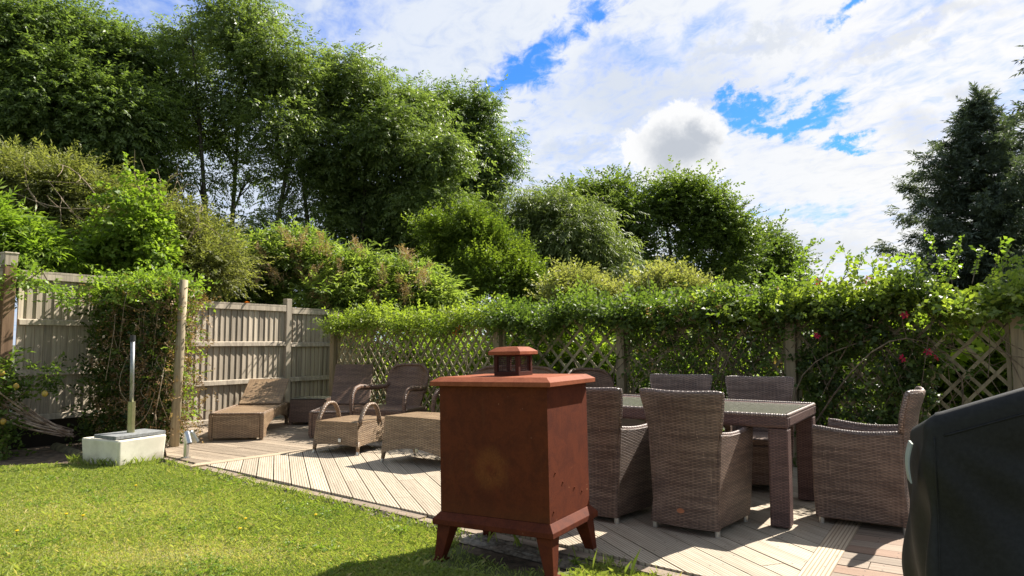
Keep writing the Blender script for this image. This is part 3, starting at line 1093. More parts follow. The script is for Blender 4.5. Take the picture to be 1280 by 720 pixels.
def fence_panel(s0, s1, z0, z1, rails):
    mb = MB()
    x = s0
    while x < s1 - 0.02:
        w = min(0.098 + random.uniform(-0.008, 0.008), s1 - x)
        t0, t1 = 0.006, 0.02
        zt, zb = z1 - 0.02 + random.uniform(-0.004, 0.004), z0 + 0.02
        y0 = random.uniform(-0.002, 0.002)
        mb.hexa([(x, y0 - 0.004, zb), (x + w + 0.006, y0 - 0.004, zb), (x + w + 0.006, y0 + t1, zb), (x, y0 + t0 - 0.003, zb),
                 (x, y0 - 0.004, zt), (x + w + 0.006, y0 - 0.004, zt), (x + w + 0.006, y0 + t1, zt), (x, y0 + t0 - 0.003, zt)])
        x += w
    p = mb.build('board_panel', 'fence', fence)
    for k, z in enumerate(rails):
        r = MB()
        r.hexa([(s0, 0.018, z - 0.034), (s1, 0.018, z - 0.034), (s1, 0.056, z - 0.034), (s0, 0.056, z - 0.034),
                (s0, 0.018, z + 0.040), (s1, 0.018, z + 0.040), (s1, 0.045, z + 0.028), (s0, 0.045, z + 0.028)])
        r.build('rail', 'fence', p, bevel=0.004)
    r = MB()
    r.box(((s0 + s1) / 2, 0.012, z1 + 0.006), (s1 - s0, 0.075, 0.03))
    r.box(((s0 + s1) / 2, 0.034, z1 - 0.045), (s1 - s0, 0.03, 0.07))
    r.build('capping_rail', 'fence', p, bevel=0.003)


fence_panel(-0.75, 1.05, 0.02, 1.76, (0.06, 0.60, 1.17))
fence_panel(1.17, 2.95, 0.02, 1.79, (0.05, 0.61, 1.185))
fence_panel(3.06, 5.02, 0.28, 2.04, (0.32, 0.85, 1.45))
fence_panel(5.2, 7.0, 0.28, 2.04, (0.32, 0.85, 1.45))
for s, w, zt in ((-0.85, 0.1, 1.84), (1.11, 0.105, 1.92), (3.005, 0.1, 2.1)):
    p = MB()
    p.box((s, 0.0, zt / 2 - 0.1), (w, w, zt + 0.2))
    p.build('post', 'fence', fence, bevel=0.006)
p = MB()
p.box((5.15, 0.03, 0.95), (0.125, 0.12, 2.3))
props(p.build('post', 'fence_brown', fence, bevel=0.006), 'reddish brown post')
p = MB()
p.box((5.15, 0.03, 2.17), (0.135, 0.13, 0.14))
p.box((5.15, 0.03, 2.245), (0.15, 0.145, 0.018))
p.build('post_cap', 'fence', fence, bevel=0.005)
p = MB()            # near-black board, set back, added as the shade below the raised panel
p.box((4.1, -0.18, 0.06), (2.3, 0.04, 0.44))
props(p.build('shade_board', 'deck_base', fence), 'dark board added as the shade in the gap under the raised panel')

# ------------------------------------------------------------------ trellis
TA = Vector((-2.84, 11.2, 0))
TB = Vector((2.844, 7.15, 0))
td = (TB - TA).normalized()
tn = Vector((td.y, -td.x, 0))
if tn.y > 0:
    tn = -tn                           # to the viewer


def t_at(px):                          # distance along the trellis line seen at photo column px
    k = (px - 640.0) / FPX / math.cos(PITCH) * 1.0
    # x = k*y  on  TA + td*s
    return (k * TA.y - TA.x) / (td.x - k * td.y)


POSTS = [t_at(421), t_at(625), t_at(778), t_at(988), t_at(1268)]
POSTS.append(POSTS[-1] + 2.0)
trel = thing('trellis_fence', 'diamond lattice trellis fence with timber posts along the back of the deck', 'fence', TA, math.atan2(td.y, td.x))


def tl(s, y, z):                       # trellis local -> world
    return TA + td * s - tn * y + Vector((0, 0, z))


H_T = 1.62
for i, s in enumerate(POSTS):
    p = MB()
    w = 0.095
    p.box((s, -0.035, 0.80), (w, w, 1.75))
    p.build('post', 'post', trel, bevel=0.006)


def lattice(s0, s1, z0, z1, pitch=0.22, th=math.radians(48)):
    mb = MB()
    W = 0.030
    c, sn = math.cos(th), math.sin(th)
    for fam, y in ((1, 0.0), (-1, 0.012)):
        L0 = s1 - s0
        k = -(z1 - z0) * c / sn
        x = s0 - (z1 - z0) / math.tan(th) + 0.03
        while x < s1:
            # lath starting at (x, z0) going up to the right (or mirrored)
            t0, t1 = 0.0, (z1 - z0) / sn
            xa, xb = x, x + t1 * c
            if xa < s0:
                t0 = (s0 - xa) / c
            if xb > s1:
                t1 = (s1 - xa) / c
            if t1 - t0 > 0.05:
                tm = (t0 + t1) / 2
                cx, cz = x + tm * c, z0 + tm * sn
                if fam < 0:
                    cx = s0 + s1 - cx
                R = Matrix.Rotation(-th if fam > 0 else (th - PI), 3, 'Y')
                mb.box((cx, y, cz), (t1 - t0, 0.010, W), m=R)
            x += pitch
    p = mb.build('lattice_panel', 'trellis', trel)
    f = MB()
    f.box(((s0 + s1) / 2, 0.006, z1 + 0.02), (s1 - s0, 0.04, 0.045))
    f.box(((s0 + s1) / 2, 0.006, z0 - 0.02), (s1 - s0, 0.04, 0.045))
    f.box((s0 + 0.018, 0.006, (z0 + z1) / 2), (0.034, 0.038, z1 - z0 - 0.006))
    f.box((s1 - 0.018, 0.006, (z0 + z1) / 2), (0.034, 0.038, z1 - z0 - 0.006))
    f.build('frame', 'trellis', p, bevel=0.003)


for i in range(len(POSTS) - 1):
    z1 = (1.55, 1.57, 1.58, 1.58, 1.56)[i]
    lattice(POSTS[i] + 0.05, POSTS[i + 1] - 0.05, 0.10, z1, *((0.135, math.radians(55)) if i == 0 else ()))

# ------------------------------------------------------------------ dining furniture
TN = Vector((1.804, 4.634, 0))          # near right corner of the table
T_LEN, T_WID, T_H = 1.80, 1.064, 0.735


def tw(u, v, z=0.0):                    # table frame -> world
    p = TN + Uv * u + Vv * v
    return Vector((p.x, p.y, z))


ROT_T = math.atan2(Uv.y, Uv.x) - PI     # local +X points away from u (to the right)
tab = thing('dining_table', 'long dark woven dining table with a grey glass top', 'table', tw(T_LEN / 2, T_WID / 2), ROT_T)
mb = MB()
hx, hy = T_LEN / 2, T_WID / 2
ew = 0.055
mb.box((0, -hy + ew / 2, T_H - 0.045), (T_LEN, ew, 0.085))
mb.box((0, hy - ew / 2, T_H - 0.045), (T_LEN, ew, 0.085))
mb.box((-hx + ew / 2, 0, T_H - 0.045), (ew, T_WID - 2 * ew - 0.004, 0.085))
mb.box((hx - ew / 2, 0, T_H - 0.045), (ew, T_WID - 2 * ew - 0.004, 0.085))
mb.box((0, 0, T_H - 0.05), (T_LEN - 2 * ew - 0.004, T_WID - 2 * ew - 0.004, 0.06))
mb.build('tabletop', 'wicker_table', tab, bevel=0.017, uv=True)
r = MB()
for (x0, y0, x1, y1) in ((-hx, -hy, hx, -hy), (hx, -hy, hx, hy), (hx, hy, -hx, hy), (-hx, hy, -hx, -hy)):
    ax, ay = x0 * 0.985, y0 * 0.975
    bx, by = x1 * 0.985, y1 * 0.975
    pts = [(ax + (bx - ax) * k / 12, ay + (by - ay) * k / 12, T_H - 0.004) for k in range(13)]
    r.tube(pts, 0.013, 8)
r.build('rim', 'rim', tab, smooth=True, uv=True)
g = MB()
g.box((0, 0, T_H - 0.012), (T_LEN - 2 * ew - 0.012, T_WID - 2 * ew - 0.012, 0.012))
g.build('glass_top', 'glass', tab, bevel=0.002)
for sx in (-1, 1):
    for sy in (-1, 1):
        l = MB()
        l.box((sx * (hx - 0.068), sy * (hy - 0.068), 0.327), (0.125, 0.125, 0.64))
        lg = l.build('leg', 'wicker_table', tab, bevel=0.012, uv=True)
        f = MB()
        f.tube([(sx * (hx - 0.068), sy * (hy - 0.068), 0.0), (sx * (hx - 0.068), sy * (hy - 0.068), 0.012)], 0.03, 10)
        f.build('foot_pad', 'dark_plastic', lg)


def back_rows(prof, nseg=12, thick=0.04, corner=0.0):
    """curved panel: rows of (z, half width, y, concavity); closed sections around the panel"""
    rows = []
    for (z, w, y, cc, *rest) in prof:
        th = rest[0] if rest else thick
        fr, bk = [], []
        for k in range(nseg + 1):
            t = -1 + 2 * k / nseg
            yy = y + cc * (1 - t * t) - cc * 0.3
            fr.append((w * t, yy - th / 2, z))
            bk.append((w * t * 1.0, yy + th / 2, z))
        rows.append(fr + bk[::-1])
    return rows


def make_dining_chair(name='dining_chair', badge='copper'):
    c = thing(name, 'x', 'chair')
    # backrest
    P = [(0.040, 0.232, 0.262, 0.030), (0.12, 0.227, 0.252, 0.030), (0.25, 0.217, 0.240, 0.030), (0.40, 0.213, 0.236, 0.034), (0.52, 0.223, 0.244, 0.038), (0.64, 0.241, 0.256, 0.044),
         (0.76, 0.261, 0.272, 0.050), (0.86, 0.278, 0.300, 0.056), (0.892, 0.282, 0.308, 0.058, 0.034), (0.902, 0.279, 0.310, 0.058, 0.014)]
    mb = MB()
    mb.loft(back_rows(P))
    b = mb.build('backrest', 'wicker_grey', c, smooth=True, uv=True)
    m = b.modifiers.new('edge', 'BEVEL')
    m.width, m.segments, m.limit_method, m.angle_limit = 0.008, 2, 'ANGLE', math.radians(50)
    # arms and sides: panels with a slightly dished top
    for sx in (-1, 1):
        mb = MB()
        rows = []
        for i in range(9):
            t = i / 8
            y = -0.285 + t * 0.535
            zt = 0.645 - 0.022 * math.sin(PI * t) - 0.012 * t
            zb = 0.04
            sec = []
            for (z, xo, th) in ((zb, 0.236, 0.036), (0.2, 0.248, 0.040), (0.42, 0.262, 0.044), (zt - 0.03, 0.272, 0.050), (zt, 0.274, 0.034)):
                xo2 = xo - 0.02 * t
                yy = y - (0.012 if t < 0.01 else 0) * math.sin(PI * min(1, z / 0.64))
                sec.append((z, xo2, th, yy))
            out = [(sx * (x_ + 0), yy, z) for z, x_, th, yy in sec]
            inn = [(sx * (x_ - th), yy, z) for z, x_, th, yy in sec[::-1]]
            rows.append(out + inn)
        mb.loft(rows)
        sp = mb.build('side_panel', 'wicker_grey', c, smooth=False, uv=True)
        m = sp.modifiers.new('edge', 'BEVEL')
        m.width, m.segments, m.limit_method, m.angle_limit = 0.008, 2, 'ANGLE', math.radians(40)
        r = MB()
        pts = []
        for i in range(15):
            t = i / 14
            pts.append((sx * (0.252 - 0.02 * t), -0.278 + t * 0.51, 0.648 - 0.022 * math.sin(PI * t) - 0.012 * t))
        pts = [(pts[0][0], pts[0][1] + 0.002, 0.50)] + [(pts[0][0], pts[0][1] - 0.004, 0.60)] + pts
        r.tube(pts, 0.0125, 7)
        r.build('rim', 'rim', sp, smooth=True, uv=True)
    # braid along the top and down both edges of the back
    r = MB()
    pts = []
    for (z, w, y, cc, *_) in P[5:8]:
        pts.append((-w - 0.002, y - cc * 0.3, z))
    top = P[8]
    for k in range(17):
        t = -1 + 2 * k / 16
        pts.append((top[1] * t, top[2] + top[3] * (1 - t * t) - top[3] * 0.3, top[0] + 0.002 + 0.014 * t * t - 0.012 * abs(t) ** 8))
    for (z, w, y, cc, *_) in P[5:8][::-1]:
        pts.append((w + 0.002, y - cc * 0.3, z))
    r.tube(pts, 0.012, 7)
    r.build('rim', 'rim', b, smooth=True, uv=True)
    s = MB()
    s.box((0, -0.02, 0.40), (0.45, 0.50, 0.06))
    s.build('seat', 'wicker_grey', c, bevel=0.012, uv=True)
    s = MB()
    s.box((0, -0.262, 0.215), (0.42, 0.03, 0.31))
    s.build('front_panel', 'wicker_grey', c, bevel=0.006, uv=True)
    for sx in (-1, 1):
        for y in (-0.255, 0.245):
            f = MB()
            f.tube([(sx * 0.212, y, 0.062), (sx * 0.212, y, 0.036), (sx * 0.212, y, 0.035), (sx * 0.212, y, 0.0)], [0.016, 0.016, 0.0175, 0.0175], 12)
            f.build('foot', 'foot_metal', c, smooth=False)
    bd = MB()
    n_ = 18
    ring = [(0.026 * math.cos(2 * PI * k / n_), 0.016 * math.sin(2 * PI * k / n_)) for k in range(n_)]
    bd.loft([[(x, 0.0, z) for x, z in ring], [(x * 0.95, 0.006, z * 0.92) for x, z in ring]])
    bo = bd.build('badge', badge, c)
    bo.location = (0.01, 0.292, 0.14)
    return c


GRP = 'woven dining chairs around the glass table'


def place(o, u, v, face, z=0.0):
    """face: angle added to looking along +v (towards the table from the near side)"""
    p = tw(u, v)
    o.location = (p.x, p.y, z)
    o.rotation_euler = (0, 0, ANG_V + PI + face)


chair = make_dining_chair()
props(chair, 'grey-brown woven dining chair with a copper oval badge on its back', 'chair', GRP)
place(chair, 0.545, -0.145, math.radians(-5))
spec = [((1.20, -0.165), math.radians(-8), 'grey-brown woven dining chair beside the rusty stove with a pale badge'),
        ((1.22, 1.37), PI + math.radians(14), 'dining chair on the far side of the table nearer the lounge chairs'),
        ((0.50, 1.35), PI + math.radians(12), 'dining chair on the far side of the table near the middle trellis post'),
        ((-0.40, 0.53), PI / 2 + math.radians(-3), 'dining chair at the table end beside the black cover, seen from its side')]
pale = None
for (u, v), f, lab in spec:
    o = copy_thing(chair, (0, 0, 0), 0, lab, GRP)
    place(o, u, v, f)
    if 'pale badge' in lab:
        for ch in o.children:
            if ch.name.startswith('badge'):
                ch.data = ch.data.copy()
                ch.data.materials[0] = M['pale_badge']


# ------------------------------------------------------------------ lounge furniture
def make_lounger(ang, mat='wicker_tan', rim='rim_tan'):
    c = thing('sun_lounger', 'x', 'sun lounger')
    w, L0, h = 0.66, 1.88, 0.325
    # side aprons with an arch under them (outline in y,z)
    for sx in (-1, 1):
        poly = [(0, 0.03), (0.16, 0.03)]
        for k in range(11):
            t = k / 10
            y = 0.18 + t * 1.40
            z = 0.05 + 0.165 * math.sin(PI * (0.08 + 0.84 * t)) ** 0.6
            poly.append((y, z))
        poly += [(1.66, 0.10), (1.74, 0.10), (1.80, 0.17), (1.86, 0.20), (1.86, 0.27), (1.70, h), (0, h)]
        mb = MB()
        x = sx * w / 2
        mb.prism(poly, 'x', x - sx * 0.045, x)
        mb.build('side_panel', mat, c, bevel=0.006, uv=True)
    mb = MB()
    mb.box((0, 0.022, 0.165), (w - 0.10, 0.044, 0.27))
    mb.build('end_panel', mat, c, bevel=0.004, uv=True)
    mb = MB()
    mb.box((0, 0.665, h - 0.02), (w - 0.1, 1.25, 0.036))
    mb.build('seat', mat, c, bevel=0.006, uv=True)
    # backrest slab
    mb = MB()
    bl = 0.70
    R = Matrix.Rotation(ang, 3, 'X')
    o0 = Vector((0, 1.30, h - 0.01))
    mb.box(o0 + R @ Vector((0, bl / 2, 0.018)), (w - 0.08, bl, 0.036), m=R)
    mb.build('backrest', mat, c, bevel=0.010, uv=True)
    rm = MB()
    for sx in (-1, 1):
        rm.tube([(sx * (w / 2 - 0.02), 0.01 + k * 0.16, h + 0.002) for k in range(11)], 0.013, 7)
    rm.tube([(-w / 2 + 0.02 + k * (w - 0.04) / 8, 0.010, h + 0.002) for k in range(9)], 0.013, 7)
    rm.build('rim', rim, c, smooth=True, uv=True)
    for sx in (-1, 1):
        for y in (0.04, 1.70):
            l = MB()
            l.box((sx * (w / 2 - 0.035), y, 0.07 if y > 1 else 0.02), (0.045, 0.05, 0.14 if y > 1 else 0.04))
            l.build('leg', mat, c, bevel=0.004, uv=True)
    e = o0 + R @ Vector((0, bl * 0.62, 0))
    for sx in (-1, 1):
        st = MB()
        st.tube([(sx * 0.24, e.y, e.z), (sx * 0.24, e.y + 0.13, 0.22)], 0.009, 6)
        st.build('strut', 'steel', c)
    return c


GL = 'wicker sun loungers by the corner'
loA = make_lounger(math.radians(27))
props(loA, 'tan wicker sun lounger in front of the board fence, foot end facing out', 'sun lounger', GL)
loA.location = (-3.415, 8.767, 0)
loA.rotation_euler = (0, 0, math.atan2(0.13, 0.99))
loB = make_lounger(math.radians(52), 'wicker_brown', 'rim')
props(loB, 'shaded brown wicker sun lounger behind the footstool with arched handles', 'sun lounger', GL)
loB.location = (-2.26, 8.98, 0)
loB.rotation_euler = (0, 0, 0.05)
loB.scale = (0.96, 0.86, 1)

sdt = thing('side_table', 'small square wicker side table with a glass top beside the fence corner', 'side table', (-3.02, 10.62, 0), 0.04)
mb = MB()
mb.hexa([(-0.265, -0.25, 0.04), (0.265, -0.25, 0.04), (0.265, 0.25, 0.04), (-0.265, 0.25, 0.04), (-0.25, -0.235, 0.37), (0.25, -0.235, 0.37), (0.25, 0.235, 0.37), (-0.25, 0.235, 0.37)])
mb.build('body', 'wicker_brown', sdt, bevel=0.008, uv=True)
mb = MB()
mb.box((0, 0, 0.381), (0.50, 0.47, 0.010))
mb.build('glass_top', 'glass', sdt, bevel=0.002)
for sx in (-1, 1):
    for sy in (-1, 1):
        l = MB()
        l.box((sx * 0.24, sy * 0.225, 0.02), (0.05, 0.05, 0.04))
        l.build('leg', 'wicker_brown', sdt, uv=True)


def make_footstool(w, d, h, arch, mat, handles):
    c = thing('footstool', 'x', 'footstool')
    tw_, td_ = w * 0.90, d * 0.92
    # four faces, tapering upward, lower edges arched
    def face(axis, s):
        n_ = 12
        rows = [[], []]
        th = 0.03
        outr, inr = [], []
        for k in range(n_ + 1):
            t = -1 + 2 * k / n_
            zb = 0.085 + arch * (1 - t * t)
            for zz, arr in ((zb, 0), (h, 1)):
                f = zz / h
                wx = (w + (tw_ - w) * f) / 2
                wy = (d + (td_ - d) * f) / 2
                if axis == 'y':
                    rows[arr].append((wx * t, s * wy, zz))
                else:
                    rows[arr].append((s * wx, wy * t, zz))
        bot, top = rows
        nrm_ = (0, s * th, 0) if axis == 'y' else (s * th, 0, 0)
        bi = [(p[0] - nrm_[0], p[1] - nrm_[1], p[2]) for p in bot]
        ti = [(p[0] - nrm_[0], p[1] - nrm_[1], p[2] - 0.004) for p in top]
        mbf = MB()
        mbf.grid([bot, top, ti, bi, bot])
        mbf.f += []
        return mbf
    for s in (-1, 1):
        face('y', s).build('end_panel', mat, c, uv=True, smooth=False)
        face('x', s).build('side_panel', mat, c, uv=True, smooth=False)
    mb = MB()
    rows = []
    for j in range(9):
        v = -1 + 2 * j / 8
        rows.append([(tw_ / 2 * 1.01 * (-1 + 2 * i / 8), td_ / 2 * 1.01 * v, h + 0.003 + 0.006 * (1 - (-1 + 2 * i / 8) ** 2)) for i in range(9)])
    bt = [[(x, y, z - 0.03) for x, y, z in r_] for r_ in rows]
    mb.grid(rows)
    mb.grid(bt)
    for a, b in ((rows[0], bt[0]), (rows[-1], bt[-1]), ([r_[0] for r_ in rows], [r_[0] for r_ in bt]), ([r_[-1] for r_ in rows], [r_[-1] for r_ in bt])):
        mb.grid([a, b])
    mb.build('seat', mat, c, uv=True, smooth=False)
    for sx in (-1, 1):
        for sy in (-1, 1):
            l = MB()
            x1, y1 = sx * (w / 2 - 0.022), sy * (d / 2 - 0.022)
            l.tube([(x1 * 0.97, y1 * 0.97, 0.14), (x1 * 1.01, y1 * 1.01, 0.03)], [0.024, 0.019], 8)
            lg = l.build('leg', mat, c, smooth=True, uv=True)
            f = MB()
            f.tube([(x1 * 1.01, y1 * 1.01, 0.032), (x1 * 1.025, y1 * 1.025, 0.0)], [0.020, 0.019], 10)
            f.build('foot_cap', 'foot_metal', lg)
    if handles:
        for sx in (-1, 1):
            m_ = MB()
            pts = []
            x0 = sx * (tw_ / 2 + 0.0)
            for k in range(17):
                t = k / 16
                y = -td_ / 2 + 0.03 + t * td_ * 0.62 + (0.045 * math.sin(PI * t) if t > 0.5 else 0)
                z = h - 0.03 + 0.215 * math.sin(PI * min(1, t * 1.0)) ** 0.75
                pts.append((x0, y, z))
            m_.tube(pts, 0.027, 9, flat=0.75)
            m_.build('handle', 'rim_tan', c, smooth=True, uv=True)
    else:
        pass
    bg = MB()
    bg.box((0.06 if handles else 0.05, -(d / 2) * 0.985 - 0.004, 0.15), (0.035, 0.008, 0.035))
    bg.build('badge', 'silver_badge' if handles else 'pale_badge', c, bevel=0.002)
    return c


fs1 = make_footstool(0.60, 0.72, 0.34, 0.02, 'wicker_tan', True)
props(fs1, 'low tan wicker footstool with two arched handles, standing in the sun', 'footstool', 'wicker footstools on the pale deck')
fs1.location = (-1.80, 8.06, 0)
fs1.rotation_euler = (0, 0, math.atan2(-0.22, 0.54) + 0.02)
fs2 = make_footstool(0.86, 0.54, 0.46, 0.075, 'wicker_tan', False)
props(fs2, 'flat topped tan wicker footstool partly hidden behind the rusty stove', 'footstool', 'wicker footstools on the pale deck')
p = Vector((-1.346, 7.252, 0)) - Uv * 0.43 + Vv * 0.27
fs2.location = (p.x, p.y, 0)
fs2.rotation_euler = (0, 0, ANG_V)


def make_armchair(bw, name='armchair', cat='armchair'):
    """rounded high back, hooped arms; faces -Y"""
    c = thing(name, 'x', cat)
    P = []
    nz = 12
    for k in range(nz + 1):
        t = k / nz
        z = 0.30 + 0.60 * t
        w = bw * (0.80 + 0.20 * math.sin(PI * 0.5 * min(1, t * 1.35)))
        if t > 0.80:
            w *= math.sqrt(max(0.0, 1 - ((t - 0.80) / 0.205) ** 2.6)) * 0.35 + 0.65 - 0.0
            e = (t - 0.80) / 0.20
            w = bw * (1 - 0.30 * e ** 2.2)
        P.append((z, w, 0.26 + 0.17 * t ** 1.2, 0.09, 0.045 if t < 0.98 else 0.02))
    mb = MB()
    mb.loft(back_rows(P, 14))
    b = mb.build('backrest', 'wicker_brown', c, smooth=True, uv=True)
    m = b.modifiers.new('edge', 'BEVEL')
    m.width, m.segments, m.limit_method, m.angle_limit = 0.01, 2, 'ANGLE', math.radians(50)
    r = MB()
    pts = [(-w, y - cc * 0.3, z) for (z, w, y, cc, *_) in P[5:]]
    zt, wt, yt, ct = P[-1][:4]
    pts += [(wt * t, yt + ct * (1 - t * t) - ct * 0.3, zt + 0.012 * (1 - t ** 4)) for t in (-0.8, -0.5, -0.2, 0.2, 0.5, 0.8)]
    pts += [(w, y - cc * 0.3, z) for (z, w, y, cc, *_) in P[5:][::-1]]
    r.tube(pts, 0.021, 8)
    r.build('rim', 'wicker_brown', b, smooth=True, uv=True)
    for sx in (-1, 1):
        a = MB()
        xo = bw + 0.09
        pts = [(sx * xo, -0.30, 0.0), (sx * xo, -0.315, 0.25), (sx * xo, -0.325, 0.45), (sx * xo, -0.305, 0.56), (sx * xo, -0.25, 0.625), (sx * xo, -0.16, 0.645), (sx * (xo - 0.01), -0.02, 0.635), (sx * (xo - 0.035), 0.14, 0.625), (sx * (xo - 0.08), 0.27, 0.63), (sx * (xo - 0.12), 0.34, 0.66)]
        a.tube(pts, [0.024, 0.027, 0.03, 0.033, 0.035, 0.036, 0.036, 0.034, 0.03, 0.026], 10, flat=0.8)
        a.build('armrest', 'wicker_brown', c, smooth=True, uv=True)
        l = MB()
        l.tube([(sx * (bw - 0.02), 0.30, 0.34), (sx * (bw + 0.0), 0.34, 0.0)], [0.026, 0.02], 8)
        l.build('leg', 'wicker_brown', c, smooth=True, uv=True)
    s = MB()
    s.box((0, -0.03, 0.36), (2 * bw + 0.12, 0.60, 0.07))
    s.build('seat', 'wicker_brown', c, bevel=0.02, uv=True)
    s = MB()
    s.box((0, -0.31, 0.24), (2 * bw + 0.13, 0.03, 0.20))
    s.build('front_panel', 'wicker_brown', c, bevel=0.006, uv=True)
    return c


ac1 = make_armchair(0.30)
props(ac1, 'dark brown wicker armchair with a high rounded back behind the footstools', 'armchair', 'rounded wicker lounge chairs')
ac1.location = (-1.52, 8.98, 0)
ac1.rotation_euler = (0, 0, ANG_V + math.radians(8))
ac3 = copy_thing(ac1, (1.02, 7.35, 0), ANG_V + math.radians(62), 'wicker armchair whose rounded back shows just right of the stove lid', 'rounded wicker lounge chairs')
sofa = make_armchair(0.62, 'wicker_sofa', 'sofa')
props(sofa, 'wide brown wicker sofa almost hidden behind the rusty stove', 'sofa')
p = Vector((-0.93, 8.32, 0)) - Uv * 0.70 + Vv * 0.34
sofa.location = (p.x, p.y, 0)
sofa.rotation_euler = (0, 0, ANG_V)

# ------------------------------------------------------------------ rusty stove
SB = Vector((0.504, 0.864, 0))          # right face runs this way
SA = Vector((-0.864, 0.504, 0))
s_front = Vector((0.238, 4.11, 0))      # front corner of the base plate
sw, sdp = 0.86, 0.645                   # plate width (along SA) and depth (along SB)
sc_ = s_front + SA * sw / 2 + SB * sdp / 2
stove = thing('garden_stove', 'rusty square garden stove on four splayed legs with a small chimney', 'stove', (sc_.x * 0.916, sc_.y * 0.916, 0.1025), rot=(0, -0.022, math.atan2(-SA.y, -SA.x)))
stove.scale = (0.916, 0.916, 0.916)
sc_ = sc_ * 0.916
# local: +X to the right, +Y away


def frustum(mb, x0, y0, z0, x1, y1, z1):
    mb.hexa([(-x0, -y0, z0), (x0, -y0, z0), (x0, y0, z0), (-x0, y0, z0), (-x1, -y1, z1), (x1, -y1, z1), (x1, y1, z1), (-x1, y1, z1)])


hx, hy = sw / 2, sdp / 2
bx, by = hx - 0.04, hy - 0.04
mb = MB()
mb.loft([[(-x, -y, z), (x, -y, z), (x, y, z), (-x, y, z)] for x, y, z in ((hx - 0.004, hy - 0.004, 0.075), (hx, hy, 0.078), (hx, hy, 0.108), (bx + 0.004, by + 0.004, 0.150))])
mb.build('base_plate', 'rust', stove, bevel=0.002)
mb = MB()
mb.box((0, -by + 0.003, 0.5495), (2 * bx, 0.006, 0.795))
mb.build('front_sheet', 'rust_front', stove)
mb = MB()
mb.loft([[(-x, -y + 0.0075, z), (x, -y + 0.0075, z), (x, y, z), (-x, y, z)] for x, y, z in ((bx - 0.001, by, 0.152), (bx - 0.001, by, 0.945))])
mb.build('body', 'rust', stove)
lx, ly = hx + 0.006, hy + 0.006
mb = MB()
mb.loft([[(-x, -y, z), (x, -y, z), (x, y, z), (-x, y, z)] for x, y, z in ((lx - 0.003, ly - 0.003, 0.944), (lx, ly, 0.946), (lx, ly, 0.972), (lx - 0.045, ly - 0.045, 0.999), (lx - 0.09, ly - 0.09, 1.000))])
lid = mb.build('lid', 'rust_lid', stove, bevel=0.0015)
for sx in (-1, 1):
    for sy in (-1, 1):
        l = MB()
        tx, ty = sx * (hx - 0.075), sy * (hy - 0.075)
        ex, ey = sx * (hx - 0.035), sy * (hy - 0.035)
        t_, b_2 = 0.052, 0.027
        gz = -0.145
        l.hexa([(ex - b_2, ey - b_2, gz), (ex + b_2, ey - b_2, gz), (ex + b_2, ey + b_2, gz), (ex - b_2, ey + b_2, gz), (tx - t_, ty - t_, 0.074), (tx + t_, ty - t_, 0.074), (tx + t_, ty + t_, 0.074), (tx - t_, ty + t_, 0.074)])
        lg = l.build('leg', 'rust', stove, bevel=0.004)
        f = MB()
        f.box((ex, ey, gz + 0.003), (0.085, 0.085, 0.008))
        f.build('foot_plate', 'rust', lg)
ch = thing('x', 'x', 'x')
bpy.data.objects.remove(ch)
cz = 1.0005
mb = MB()
cs = 0.092
mb.box((0, 0, cz + 0.013), (cs * 2, cs * 2, 0.026))
for sx in (-1, 1):
    for sy in (-1, 1):
        mb.box((sx * (cs - 0.012), sy * (cs - 0.012), cz + 0.08), (0.024, 0.024, 0.106))
mb.box((0, 0, cz + 0.129), (cs * 2, cs * 2, 0.008))
cowl = mb.build('chimney', 'rust_dark', lid, bevel=0.001)
mb = MB()
for k in range(13):
    x = -cs + 0.02 + k * (2 * cs - 0.04) / 12
    for s in (-1, 1):
        mb.box((x, s * (cs - 0.010), cz + 0.078), (0.0022, 0.0022, 0.10))
        mb.box((s * (cs - 0.010), x, cz + 0.078), (0.0022, 0.0022, 0.10))
for k in range(8):
    z = cz + 0.03 + k * 0.0135
    for s in (-1, 1):
        mb.box((0, s * (cs - 0.0125), z), (2 * cs - 0.03, 0.0022, 0.0022))
        mb.box((s * (cs - 0.0125), 0, z), (0.0022, 2 * cs - 0.03, 0.0022))
mb.build('spark_mesh', 'mesh_metal', lid)
mb = MB()
cx_ = 0.120
mb.loft([[(-x, -x, z), (x, -x, z), (x, x, z), (-x, x, z)] for x, z in ((cx_ - 0.002, cz + 0.134), (cx_, cz + 0.136), (cx_, cz + 0.156), (cx_ - 0.042, cz + 0.184), (0.02, cz + 0.187))])
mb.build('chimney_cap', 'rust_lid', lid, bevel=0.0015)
for (y, z) in ((-0.23, 0.21), (-0.20, 0.43), (0.17, 0.26), (0.06, 0.30), (-0.10, 0.36)):
    q = MB()
    q.tube([(bx - 0.002, y, z), (bx + 0.0055, y, z)], 0.006, 6)
    q.build('bolt', 'rust', stove)

# ------------------------------------------------------------------ covered barbecue
cov = thing('covered_barbecue', 'tall barbecue hidden under a creased black fabric cover', 'barbecue', (1.455, 2.50, 0), math.atan2(-0.39, 0.92))
rows = []
rr = np.random.default_rng(11)
Wd = 0.46


def hprof(s):
    xs = [0, 0.05, 0.32, 0.55, 0.95, 1.2, 1.5]
    zs = [0.965, 0.975, 1.075, 1.125, 1.14, 1.0, 0.92]
    return float(np.interp(s, xs, zs))


